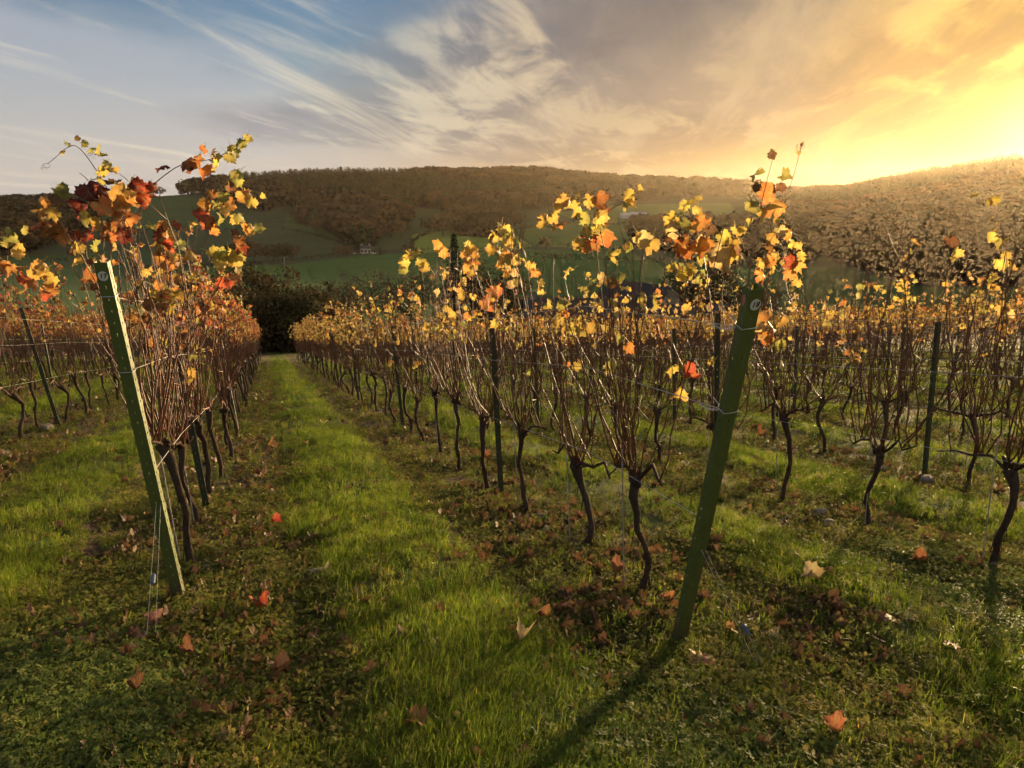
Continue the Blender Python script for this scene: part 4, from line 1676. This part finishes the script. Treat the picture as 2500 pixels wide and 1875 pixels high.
def hero_cane(vine_key, depth, line, r0=0.0042, swing=0.06):
    """a long shoot of one vine, its points given where they stand: photograph pixel and distance"""
    vo = VINE[vine_key]
    bpy.context.view_layer.update()
    Mi = np.array(vo.matrix_world.inverted())
    pts = np.array([at(x, y, depth + swing * math.sin(i * 1.3 + x * 0.01)) for i, (x, y) in enumerate(line)])
    # smooth the polyline
    t0 = np.arange(len(pts))
    t1 = np.linspace(0, len(pts) - 1, 4 * len(pts))
    sm_ = np.stack([np.interp(t1, t0, pts[:, i]) for i in range(3)], 1)
    for _ in range(3): sm_[1:-1] = (sm_[:-2] + 2 * sm_[1:-1] + sm_[2:]) / 4
    loc = sm_ @ Mi[:3, :3].T + Mi[:3, 3]
    return MB().tube(loc, np.linspace(r0, r0 * 0.35, len(loc)), 5).obj('cane', M_cane, vo, True), Mi, vo


def put_leaf(cane, Mi, px, py, depth, size_px, colour, droop=0.7):
    p = at(px, py, depth + hr.normal(0, .05))
    s = size_px * depth / F / 1.45
    R_ = leaf_frame(hr, droop)
    # show more of the blade than of its edge
    view = -ray(px, py); view /= np.linalg.norm(view)
    z = R_[:, 2] + view * hr.uniform(0.5, 1.6) * (1 if R_[:, 2] @ view > 0 else -1)
    y = R_[:, 1]
    z = z - y * (z @ y)
    z /= np.linalg.norm(z)
    R_ = np.stack([np.cross(y, z), y, z], 1)
    Rl = Mi[:3, :3] @ R_
    q = Mi[:3, :3] @ (p - y * s * 0.4) + Mi[:3, 3]
    o = link('leaf', LEAF_ME[hr.randint(8)], cane)
    M4 = Matrix.Identity(4)
    for i in range(3):
        for j in range(3): M4[i][j] = Rl[i][j] * s
        M4[i][3] = q[i]
    o.matrix_local = M4
    c = np.array(colour) * hr.uniform(.70, 1.0) * (1 + hr.normal(0, .05, 3))
    o.color = (*np.clip(c, 0, 1), 1)


def tendril(cane, Mi, px, py, depth, r_px, turns=2.2, sgn=1):
    k = depth / F
    pts = []
    for i in range(26):
        a = i / 25 * turns * 6.28
        q = r_px * (1 - 0.55 * i / 25)
        pts.append(at(px + sgn * (q * math.cos(a) + i * 0.5), py + q * math.sin(a) * 0.8 + i * 0.6, depth + 0.02 * math.sin(a * .7)))
    loc = np.array(pts) @ Mi[:3, :3].T + Mi[:3, 3]
    MB().tube(loc, np.linspace(.0014, .0007, 26), 4).obj('tendril', M_tendril, cane)


SHOOTS = [
    # vine, distance, line, leaves: (x, y, size, colour)
    ((17, 1), 4.75, [(372, 800), (345, 690), (300, 575), (268, 470), (232, 410), (205, 372), (182, 352), (160, 362), (135, 385), (116, 400)],
     [(238, 378, 42, OLV), (222, 362, 34, OLV), (252, 420, 46, YEL), (262, 402, 40, YEL), (238, 436, 44, OLV), (208, 350, 26, OLV), (165, 350, 26, OLV), (190, 338, 20, BRN), (276, 418, 40, GLD), (152, 372, 20, YEL)]),
    ((17, 1), 4.6, [(340, 740), (322, 640), (296, 560), (272, 505), (255, 455)],
     [(232, 458, 78, DRD), (215, 470, 70, DRD), (258, 480, 72, ORG), (300, 470, 84, GLD), (312, 495, 70, ORG), (205, 510, 60, RED), (196, 498, 52, DRD), (250, 505, 76, ORG), (283, 515, 78, ORG), (292, 545, 88, RUS), (322, 535, 60, ORG), (270, 560, 74, RUS), (305, 572, 62, DRD), (285, 578, 56, DRD), (225, 568, 60, RED), (212, 585, 46, RED), (188, 575, 44, RED), (238, 545, 52, GLD), (205, 535, 58, OLV), (258, 570, 50, RUS), (275, 450, 58, BRN)]),
    ((17, 1), 4.8, [(330, 760), (338, 640), (340, 540), (345, 490), (378, 446), (415, 418), (440, 402), (480, 396), (520, 388), (555, 372), (590, 345), (604, 335)],
     [(395, 408, 46, DRD), (462, 392, 62, RUS), (478, 404, 74, RUS), (490, 420, 56, ORG), (532, 396, 60, YEL), (515, 378, 50, BRN), (560, 382, 44, OLV), (575, 372, 40, OLV), (590, 350, 40, OLV), (604, 338, 34, OLV), (560, 362, 38, YEL), (330, 455, 70, DRD), (350, 470, 76, DRD), (358, 488, 60, RED), (368, 462, 54, RED), (500, 365, 40, RUS)]),
    ((17, 1), 4.5, [(300, 760), (240, 715), (200, 690), (172, 640), (158, 580), (150, 530), (135, 500), (118, 480)],
     [(110, 510, 60, ORG), (98, 530, 64, ORG), (128, 520, 54, GLD), (120, 552, 66, ORG), (138, 560, 60, RUS), (148, 572, 66, ORG), (95, 555, 50, RED), (150, 480, 48, OLV), (155, 460, 40, OLV), (140, 465, 38, OLV), (112, 490, 40, BRN), (140, 490, 46, BRN)]),
    ((17, 2), 5.4, [(430, 830), (468, 690), (500, 600), (525, 520), (548, 450), (562, 420), (586, 412)],
     [(580, 420, 46, OLV), (576, 440, 48, OLV), (598, 480, 56, GLD), (612, 490, 44, YEL), (560, 455, 40, BRN), (545, 480, 46, OLV), (520, 480, 50, RUS), (560, 500, 56, ORG), (548, 510, 48, GLD), (500, 498, 48, ORG), (485, 525, 56, RED), (498, 540, 60, RED), (512, 545, 52, RUS), (520, 560, 48, ORG), (575, 535, 40, YEL), (590, 528, 36, OLV), (535, 535, 42, OLV), (530, 500, 44, OLV)]),
    ((17, 2), 5.5, [(450, 860), (520, 720), (572, 620), (612, 570), (640, 548), (670, 535)],
     [(612, 560, 44, YEL), (598, 560, 44, ORG), (630, 556, 40, OLV), (585, 588, 46, RUS), (590, 605, 44, RED), (578, 572, 40, BRN), (640, 478, 22, YEL), (556, 620, 52, YEL), (575, 632, 56, YEL), (535, 640, 60, YEL), (520, 620, 52, YEL), (588, 625, 46, OLV), (540, 620, 50, OLV), (580, 660, 44, YEL), (575, 680, 46, RUS), (560, 690, 44, RED), (540, 690, 42, RED)]),
    ((17, 2), 5.2, [(420, 860), (400, 720), (385, 600), (390, 530)],
     [(388, 570, 54, DRD), (405, 585, 50, RED), (372, 548, 46, OLV), (420, 570, 44, YEL), (395, 600, 50, GLD), (410, 612, 40, RED), (388, 625, 44, ORG), (430, 552, 40, RED), (440, 600, 44, OLV), (460, 620, 46, GLD), (430, 625, 44, YEL), (400, 555, 46, ORG)]),
    ((18, 1), 4.25, [(1800, 900), (1822, 720), (1840, 590), (1858, 500), (1876, 425), (1892, 372)],
     [(1846, 422, 54, OLV), (1884, 376, 36, BRN), (1876, 470, 82, ORG), (1868, 515, 88, GLD), (1893, 500, 70, ORG), (1838, 505, 62, OLV), (1850, 455, 36, BRN)]),
    ((18, 1), 4.3, [(1860, 800), (1880, 640), (1905, 520), (1935, 440), (1958, 352)],
     [(1916, 430, 48, OLV), (1908, 455, 40, BRN), (1960, 352, 18, BRN), (1950, 372, 16, GLD)]),
    ((18, 1), 4.15, [(1770, 900), (1800, 800), (1838, 690), (1870, 600), (1900, 560)],
     [(1888, 580, 50, GLD), (1905, 565, 46, PAL), (1925, 570, 48, GLD), (1880, 600, 44, ORG), (1950, 600, 34, YEL), (1935, 595, 30, YEL), (1858, 640, 44, GLD), (1880, 640, 48, ORG), (1862, 668, 50, ORG), (1898, 622, 36, YEL), (1935, 640, 50, RED), (1948, 650, 48, GLD), (1928, 665, 46, ORG), (1955, 628, 40, YEL), (1945, 690, 36, YEL)]),
    ((18, 1), 4.05, [(1745, 980), (1790, 880), (1850, 810), (1885, 800)],
     [(1868, 788, 72, ORG), (1888, 806, 84, ORG), (1905, 790, 56, GLD), (1872, 820, 60, RUS), (1915, 838, 44, YEL), (1895, 842, 46, OLV), (1860, 808, 54, PAL)]),
    ((18, 2), 4.9, [(1745, 830), (1730, 700), (1715, 610), (1695, 540), (1672, 492), (1664, 486)],
     [(1672, 500, 40, YEL), (1690, 495, 38, YEL), (1702, 482, 34, YEL), (1706, 510, 40, YEL), (1640, 535, 62, GLD), (1630, 560, 64, PAL), (1622, 580, 46, RUS), (1672, 545, 66, OLV), (1690, 560, 60, GLD), (1668, 600, 84, RUS), (1680, 612, 76, ORG), (1712, 548, 70, ORG), (1722, 590, 74, ORG), (1712, 600, 64, PAL), (1735, 565, 50, BRN), (1660, 530, 50, OLV)]),
    ((18, 2), 4.8, [(1770, 820), (1760, 720), (1772, 640), (1800, 580), (1825, 550)],
     [(1752, 610, 74, PAL), (1772, 635, 80, PAL), (1785, 622, 60, GLD), (1790, 590, 52, GLD), (1800, 565, 46, GLD), (1765, 580, 50, YEL), (1812, 560, 30, YEL), (1832, 545, 26, YEL), (1790, 610, 50, BRN)]),
    ((18, 2), 5.1, [(1660, 800), (1672, 700), (1690, 640), (1705, 620)],
     [(1672, 665, 60, YEL), (1690, 655, 50, YEL), (1655, 660, 46, YEL), (1640, 655, 40, YEL), (1705, 635, 44, YEL), (1668, 680, 46, OLV)]),
    ((18, 3), 5.9, [(1478, 860), (1470, 720), (1455, 600), (1452, 520), (1440, 475), (1418, 462)],
     [(1410, 480, 40, YEL), (1375, 490, 48, GLD), (1390, 500, 40, YEL), (1330, 540, 58, GLD), (1365, 555, 56, ORG), (1410, 510, 62, YEL), (1440, 490, 50, GLD), (1462, 492, 64, RUS), (1472, 515, 50, RED), (1465, 530, 60, YEL), (1450, 560, 56, YEL), (1432, 565, 50, GLD), (1440, 590, 78, ORG), (1462, 565, 76, ORG), (1410, 595, 44, GLD), (1355, 510, 44, GLD), (1350, 530, 40, YEL), (1430, 535, 50, OLV), (1448, 600, 54, RUS)]),
    ((18, 3), 5.9, [(1455, 545), (1490, 510), (1530, 490), (1555, 465), (1568, 462)],
     [(1535, 478, 48, YEL), (1545, 492, 40, YEL), (1566, 466, 28, YEL), (1525, 500, 36, OLV)]),
    ((18, 3), 5.7, [(1548, 860), (1560, 740), (1570, 640), (1575, 600)],
     [(1568, 585, 66, PAL), (1588, 592, 62, GLD), (1555, 580, 44, GLD), (1540, 610, 36, OLV), (1533, 600, 34, YEL)]),
    ((18, 4), 7.0, [(1225, 830), (1230, 700), (1228, 620), (1225, 565)],
     [(1225, 560, 50, YEL), (1210, 575, 48, YEL), (1240, 572, 42, OLV), (1195, 585, 40, BRN), (1250, 580, 36, YEL), (1218, 620, 56, GLD), (1242, 618, 54, YEL), (1230, 640, 52, GLD), (1258, 635, 40, YEL), (1200, 610, 40, GLD), (1235, 595, 44, YEL)]),
    ((18, 4), 6.7, [(1300, 900), (1292, 800), (1285, 700), (1295, 640)],
     [(1295, 650, 40, GLD), (1308, 665, 40, ORG), (1285, 790, 36, YEL), (1320, 690, 30, YEL)]),
    ((18, 5), 8.2, [(1150, 850), (1155, 740), (1152, 660), (1146, 600)],
     [(1148, 612, 48, GLD), (1160, 622, 50, GLD), (1138, 630, 52, ORG), (1152, 640, 60, ORG), (1145, 600, 34, YEL), (1206, 712, 62, ORG), (1188, 738, 66, ORG)]),
    ((18, 6), 9.5, [(1020, 820), (1040, 720), (1025, 640), (1005, 618)],
     [(1000, 625, 44, YEL), (1015, 622, 46, YEL), (1030, 640, 42, YEL), (990, 640, 42, YEL), (1040, 655, 40, GLD), (985, 660, 36, OLV), (1075, 605, 44, GLD), (1080, 618, 40, GLD)]),
    ((16, 1), 10.5, [(10, 860), (15, 720), (20, 600), (30, 560)],
     [(15, 590, 40, OLV), (35, 580, 40, OLV), (48, 600, 42, YEL), (25, 570, 34, OLV), (55, 560, 34, OLV), (40, 620, 46, GLD), (10, 640, 50, ORG), (20, 655, 50, ORG)]),
    ((16, 2), 11.5, [(80, 800), (85, 700), (75, 640), (60, 610)],
     [(45, 660, 52, ORG), (55, 680, 50, RED), (80, 665, 52, GLD), (95, 650, 54, GLD), (75, 690, 44, RUS), (105, 665, 46, GLD), (110, 690, 52, ORG), (130, 680, 50, GLD), (125, 705, 46, ORG), (115, 720, 44, RED)]),
]
for key, dep, line, lv in SHOOTS:
    if key not in VINE: continue
    c, Mi, vo = hero_cane(key, dep, line)
    for x, y, s_, colr_ in lv:
        put_leaf(c, Mi, x, y, dep, s_, colr_)
    if key in ((17, 1), (18, 1)) and len(line) > 4:
        x, y = line[-1]
        tendril(c, Mi, x, y, dep, 9 + hr.uniform(0, 5), 2.0, hr.choice([-1, 1]))
        x, y = line[len(line) // 2]
        tendril(c, Mi, x + 12, y, dep, 8, 1.6)
    elif hr.rand() < 0.6:
        x, y = line[-2]
        tendril(c, Mi, x, y, dep, 8, 1.8)
# the curled tendril right of post eighteen
vo = VINE[(18, 1)]

# ------------------------------------------------------------------ ground cover
def tuft(name, rng, n, spread, h0, h1, wd, mat, lean=0.5):
    V, Fc, C = [], [], []
    for b in range(n):
        a = rng.uniform(0, 6.28)
        q = spread * rng.uniform(0, 1) ** 0.6
        p = np.array([math.cos(a) * q, math.sin(a) * q, -0.012])
        h = rng.uniform(h0, h1)
        d = rng.uniform(0, 6.28)
        ln = rng.uniform(0.05, lean) * h
        s = np.array([-math.sin(d), math.cos(d), 0]) * wd * rng.uniform(.7, 1.3) / 2
        k = len(V)
        for i, (f, w_) in enumerate(((0, 1), (.4, .9), (.75, .6))):
            c0 = p + np.array([math.cos(d) * ln * f ** 2, math.sin(d) * ln * f ** 2, h * f])
            V += [c0 - s * w_, c0 + s * w_]
        V.append(p + np.array([math.cos(d) * ln * 1.25, math.sin(d) * ln * 1.25, h * (1 - 0.2 * ln / h)]))
        Fc += [(k, k + 1, k + 3, k + 2), (k + 2, k + 3, k + 5, k + 4), (k + 4, k + 5, k + 6)]
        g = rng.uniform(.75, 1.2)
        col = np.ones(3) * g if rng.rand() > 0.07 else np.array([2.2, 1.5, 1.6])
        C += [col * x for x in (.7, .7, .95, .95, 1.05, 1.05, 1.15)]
    mb = MB()
    mb.v, mb.f, mb.n, mb.c, mb.uv = [np.array(V)], Fc, len(V), [np.array(C)], [np.zeros((len(V), 2))]
    return mb.mesh(name, mat)


def clover_patch(name, rng, n, spread, h, size, mat, lobes=3, jag=0.0):
    V, Fc, C = [], [], []
    for b in range(n):
        a = rng.uniform(0, 6.28)
        q = spread * rng.uniform(0, 1) ** 0.55
        p = np.array([math.cos(a) * q, math.sin(a) * q, h * rng.uniform(.35, 1.0)])
        rot = rng.uniform(0, 6.28)
        s = size * rng.uniform(.6, 1.25)
        tilt = rng.normal(0, .35, 2)
        g = rng.uniform(.75, 1.25)
        for l in range(lobes):
            t_ = rot + l * 6.28 / lobes
            u_v = np.array([math.cos(t_), math.sin(t_), 0])
            w_v = np.array([-math.sin(t_), math.cos(t_), 0])
            k = len(V)
            for f, ww, zz in ((0, 0, 0), (.55, .42, .10), (1.0, .26, .02), (.93, 0, .0), (1.0, -.26, .02), (.55, -.42, .10)):
                c0 = p + (u_v * f + w_v * ww) * s
                c0[2] += zz * s + (c0[0] - p[0]) * tilt[0] + (c0[1] - p[1]) * tilt[1] + rng.normal(0, jag * s)
                V.append(c0)
            Fc += [(k, k + 1, k + 2, k + 3), (k, k + 3, k + 4, k + 5)]
            C += [np.ones(3) * g] * 6
        k = len(V)
        V += [p, p + np.array([.0016, 0, 0]), np.array([p[0] * .8, p[1] * .8, -.01])]
        Fc.append((k, k + 1, k + 2))
        C += [np.ones(3) * .8] * 3
    mb = MB()
    mb.v, mb.f, mb.n, mb.c, mb.uv = [np.array(V)], Fc, len(V), [np.array(C)], [np.zeros((len(V), 2))]
    return mb.mesh(name, mat)


gr = np.random.RandomState(88)
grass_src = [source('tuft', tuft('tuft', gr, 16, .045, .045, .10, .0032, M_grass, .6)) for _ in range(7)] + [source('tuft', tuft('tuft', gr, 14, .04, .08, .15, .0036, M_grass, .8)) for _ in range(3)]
clover_src = [source('clover', clover_patch('clover', gr, 12, .065, .045, .011, M_clover)) for _ in range(5)]
weed_src = [source('weed', clover_patch('weed', gr, 16, .06, .045, .0085, M_weed, 5, .12)) for _ in range(5)]
weed_src += [source('weed', tuft('tuft', gr, 7, .04, .03, .07, .003, M_weed, 1.0)) for _ in range(2)]
litter_src = []
for i, L in enumerate(LEAF_DEAD + LEAF_DEAD[:3]):
    V, Fc, P = L
    c = [(0.105, 0.064, 0.042), (0.080, 0.050, 0.036), (0.13, 0.075, 0.044), (0.07, 0.046, 0.036), (0.17, 0.088, 0.045), (0.12, 0.085, 0.062), (0.26, 0.17, 0.08), (0.11, 0.060, 0.038)][i]
    mb = MB()
    mb.add((V - (0, .4, 0)) * (1, 1, .8) + (0, 0, .15), Fc, c, P)
    litter_src.append(source('litter_leaf', mb.mesh('litter_leaf', M_dead, True)))


def fan(n, seed, r0=1.75, r1=58.0, half=0.66):
    r_ = np.random.RandomState(seed)
    d = np.exp(r_.uniform(math.log(r0), math.log(r1), n))
    a = r_.uniform(-half, half, n)
    x, y = np.sin(a) * d, np.cos(a) * d
    u, v = row_uv(x, y)
    keep = v < 54
    return x[keep], y[keep], d[keep], u[keep], v[keep], r_


def strew(name, lab, cat, x, y, d, prob, r_, s0, s1, src, grow=0.5, flat=0.12, sink=0.0, seed=0):
    k = r_.rand(len(x)) < prob
    x, y, d = x[k], y[k], d[k]
    z = ground_z(x, y) - sink
    n = len(x)
    s = r_.uniform(s0, s1, n) * np.maximum(1.0, d / 7.0) ** grow
    rot = np.stack([r_.normal(0, flat, n), r_.normal(0, flat, n), r_.uniform(0, 6.28, n)], 1)
    scatter(name, lab, cat, np.stack([x, y, z], 1), rot, s, src, seed)
    return n


cnt = {}
x, y, d, u, v, r_ = fan(190000, 201)
gmk = grass_mask(x, y)
patchy = np.clip(0.50 + 1.0 * vnoise(x * 2.4, y * 2.4, 61), 0.08, 1)
clov = np.clip(vnoise(u * 1.5, v * 1.9, 62) * 2.2 + 0.25 - 0.5 * (v > 3.3), 0, 1) * (v < 4.2)
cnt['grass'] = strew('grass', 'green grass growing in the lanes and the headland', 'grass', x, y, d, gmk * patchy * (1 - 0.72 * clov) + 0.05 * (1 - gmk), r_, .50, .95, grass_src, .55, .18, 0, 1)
x, y, d, u, v, r_ = fan(60000, 202, 1.75, 14)
gmk = grass_mask(x, y)
clov = np.clip(vnoise(u * 1.5, v * 1.9, 62) * 2.2 + 0.25 - 0.5 * (v > 3.3), 0, 1) * (v < 4.2)
cnt['clover'] = strew('clover', 'low clover growing among the foreground grass', 'clover', x, y, d, clov * .85, r_, .8, 1.35, clover_src, .3, .15, 0, 2)
x, y, d, u, v, r_ = fan(130000, 203, 1.9, 45)
gmk = grass_mask(x, y)
wd_ = np.clip(0.45 + 1.2 * vnoise(x * 2.1, y * 2.1, 63), 0.22, 1)
cnt['weed'] = strew('weeds', 'small leafy weeds on the strips under the vines', 'weeds', x, y, d, (1 - gmk) * wd_ * .85 + gmk * .08, r_, .7, 1.3, weed_src, .5, .2, 0, 3)
x, y, d, u, v, r_ = fan(80000, 204, 1.9, 50)
gmk = grass_mask(x, y)
tl = lane_t(u)
lt = (1 - 0.45 * (v < 2.6)) * np.clip(0.20 + 1.0 * vnoise(u * 4.6, v * 4.0, 64) + 0.5 * np.exp(-((tl - 0.14) / 0.13) ** 2) + 0.28 * np.exp(-((tl - 0.97) / 0.1) ** 2), 0, 1)
cnt['litter'] = strew('leaf_litter', 'brown curled dead leaves littering the strips under the vines', 'leaf litter', x, y, d, ((1 - gmk) * .85 + 0.14) * lt, r_, .032, .075, litter_src, .3, .5, 0, 4)
print(cnt)

# fallen leaves one can pick out
FALLEN = [
    (1442, 1395, 58, ORG, 'bright orange leaf lying left of the first trunk behind post eighteen'),
    (1890, 1550, 70, PAL, 'large pale yellow leaf standing up right of the foot of post eighteen'),
    (1768, 1556, 36, ORG, 'small vivid orange leaf right of the foot of post eighteen'),
    (568, 1822, 46, (0.62, 0.36, 0.24), 'pale pinkish leaf in the grass at the bottom left'),
    (995, 1795, 80, (0.26, 0.11, 0.05), 'largest crumpled brown leaf at the bottom of the lane'),
    (972, 1546, 54, (0.40, 0.17, 0.16), 'purplish pink leaf lying in the middle of the lane'),
    (1268, 1592, 46, PAL, 'pale yellow leaf standing in the grass below the first trunk'),
    (635, 1500, 50, RED, 'scarlet leaf lying right of the foot of post seventeen'),
    (753, 1412, 66, (0.62, 0.50, 0.30), 'long cream coloured leaf on the litter right of post seventeen'),
    (358, 1580, 62, (0.42, 0.17, 0.12), 'broad dusky pink leaf left below the foot of post seventeen'),
    (386, 1546, 46, (0.44, 0.20, 0.15), 'smaller dusky pink leaf behind the anchor rod of post seventeen'),
    (26, 1768, 66, (0.42, 0.13, 0.09), 'reddish leaf lying at the far left bottom edge'),
    (86, 1526, 62, (0.30, 0.14, 0.09), 'rust brown leaf in the grass at the left edge'),
    (2000, 1432, 54, PAL, 'pale leaf standing at the edge of the grass band right of post eighteen'),
    (2428, 1704, 62, GLD, 'golden leaf lying in the grass at the lower right'),
    (2044, 1822, 58, (0.50, 0.20, 0.09), 'upright orange brown leaf at the bottom right'),
    (1722, 1618, 74, (0.48, 0.22, 0.10), 'long orange brown leaf just below the foot of post eighteen'),
    (665, 1290, 30, RED, 'small red leaf on the litter of the grass lane'),
    (478, 1068, 30, RED, 'small red leaf seen through the trunks behind post seventeen'),
    (790, 1152, 30, GLD, 'small golden leaf in the middle of the grass lane'),
    (752, 1086, 26, ORG, 'small orange leaf farther up the grass lane'),
    (660, 1096, 30, ORG, 'orange leaf beside the trunks of the left row'),
    (620, 1158, 28, ORG, 'orange leaf on the litter left of the grass lane'),
    (1195, 1130, 30, (0.5, 0.2, 0.08), 'rusty leaf under the second post behind post eighteen'),
    (790, 1040, 22, PAL, 'tiny pale leaf far up the grass lane'),
    (1850, 1075, 26, ORG, 'orange leaf lying in the lane behind post eighteen'),
    (1992, 1172, 28, ORG, 'orange leaf on the second grass band right of post eighteen'),
    (1400, 1500, 36, (0.40, 0.16, 0.07), 'brownish orange leaf left of the foot of post eighteen'),
    (1340, 1530, 40, (0.35, 0.17, 0.07), 'dull tan leaf lying left of post eighteen'),
    (1640, 1490, 34, RUS, 'dark rust leaf just left of post eighteen'),
    (2260, 1385, 40, RUS, 'rust leaf at the foot of the bent trunk on the right'),
    (2180, 1530, 46, (0.22, 0.10, 0.05), 'brown leaf in the grass band at the right'),
    (2300, 1590, 50, (0.20, 0.09, 0.05), 'dark brown leaf among the litter at the right'),
    (2030, 1400, 28, ORG, 'small orange leaf beyond the pale leaf on the right'),
    (1500, 1420, 36, (0.30, 0.13, 0.07), 'brown leaf close left of the first trunk'),
    (1180, 1390, 30, RUS, 'rust leaf at the left foot of the second trunk'),
    (455, 1620, 40, (0.22, 0.10, 0.06), 'brown leaf below the foot of post seventeen'),
    (600, 1690, 44, (0.26, 0.12, 0.07), 'pointed brown leaf standing in the left foreground grass'),
    (340, 1715, 40, (0.20, 0.09, 0.05), 'crumpled brown leaf in the left foreground grass'),
    (710, 1655, 56, (0.34, 0.15, 0.07), 'curled orange brown leaf in the left middle foreground'),
]
fr = np.random.RandomState(500)
for i, (px, py, sp, colr_, lab) in enumerate(FALLEN):
    p = ground_hit(px, py)
    dep = p @ FW
    s = sp * dep / F * 0.85
    o = link('fallen_leaf', DEAD_ME[fr.randint(len(DEAD_ME))])
    o.location = p + np.array([0, 0, 0.055 if dep < 5 else 0.06])
    o.rotation_euler = (fr.uniform(-.15, .45), fr.uniform(-.3, .3), fr.uniform(0, 6.28))
    o.scale = (s, s, s)
    o.color = (*np.clip(colr_, 0, 1), 1)
    tag(o, lab, 'leaf', 'fallen leaves one can pick out')

# stones
STONES = [
    (112, 1053, 44, 'pale stone at the foot of the leftmost trunks'),
    (18, 1112, 30, 'pale stone at the left edge behind the leftmost trunk'),
    (500, 1395, 40, 'flat stone beside the first trunk behind post seventeen'),
    (450, 1420, 24, 'small grey stone right of the foot of post seventeen'),
    (1416, 1350, 30, 'pale pointed stone between the first two trunks of the right row'),
    (1320, 1266, 40, 'grey stone left behind the second trunk of the right row'),
    (1470, 1370, 40, 'dark stone left of the first trunk behind post eighteen'),
    (2002, 1262, 50, 'grey humped stone left of the trunk right of post eighteen'),
    (2022, 1282, 34, 'small flat stone right below the grey humped stone'),
    (2262, 1182, 50, 'dark stone at the foot of the third row post on the right'),
    (2155, 1150, 34, 'pale stone between the trunks of the third row on the right'),
    (2440, 1395, 46, 'pale stones foot of the bent trunk at the right edge'),
    (560, 1240, 26, 'small pale stone on the litter beside the left row'),
    (1335, 1300, 36, 'flat brownish stone left of the second trunk of the right row'),
]
for i, (px, py, sp, lab) in enumerate(STONES):
    p = ground_hit(px, py)
    s = sp * (p @ FW) / F
    r_ = np.random.RandomState(700 + i)
    import bmesh
    bm = bmesh.new()
    bmesh.ops.create_icosphere(bm, subdivisions=3, radius=0.5)
    cuts = [(r_.normal(size=3), r_.uniform(.27, .42)) for _ in range(9)]
    for vtx in bm.verts:
        q = np.array(vtx.co)
        for n_, d0 in cuts:
            n_ = n_ / np.linalg.norm(n_)
            e = q @ n_ - d0
            if e > 0: q = q - n_ * e * 0.92
        q = q * (1 + 0.04 * math.sin(q[0] * 17 + i) * math.cos(q[1] * 13))
        vtx.co = q * np.array([1.1, .85, .65])
    me = bpy.data.meshes.new('stone')
    bm.to_mesh(me)
    bm.free()
    me.materials.append(M_stone)
    o = link('stone', me, None, p + np.array([0, 0, s * .12]), (r_.normal(0, .15), r_.normal(0, .15), r_.uniform(0, 6.28)), s)
    tag(o, lab, 'stone', 'stones under the vines')

# ------------------------------------------------------------------ the hazy evening air
zmin, zmax = float(ZT.min()) - 1.2, float(ZT.max()) + 20
mb = MB()
mb.box((0, 0, (zmin + zmax) / 2), (3040, 3040, zmax - zmin))
m = bpy.data.materials.new('evening_haze')
m.use_nodes = True
t = NT(m.node_tree)
pv_ = t.n('ShaderNodeVolumePrincipled')
pv_.inputs['Color'].default_value = (0.96, 0.82, 0.58, 1)
pv_.inputs['Density'].default_value = 0.00006
pv_.inputs['Anisotropy'].default_value = 0.74
t.link(pv_.outputs[0], t.n('ShaderNodeOutputMaterial').inputs['Volume'])
tag(mb.obj('haze', m), 'thin golden evening haze filling the valley', 'haze', kind='stuff')
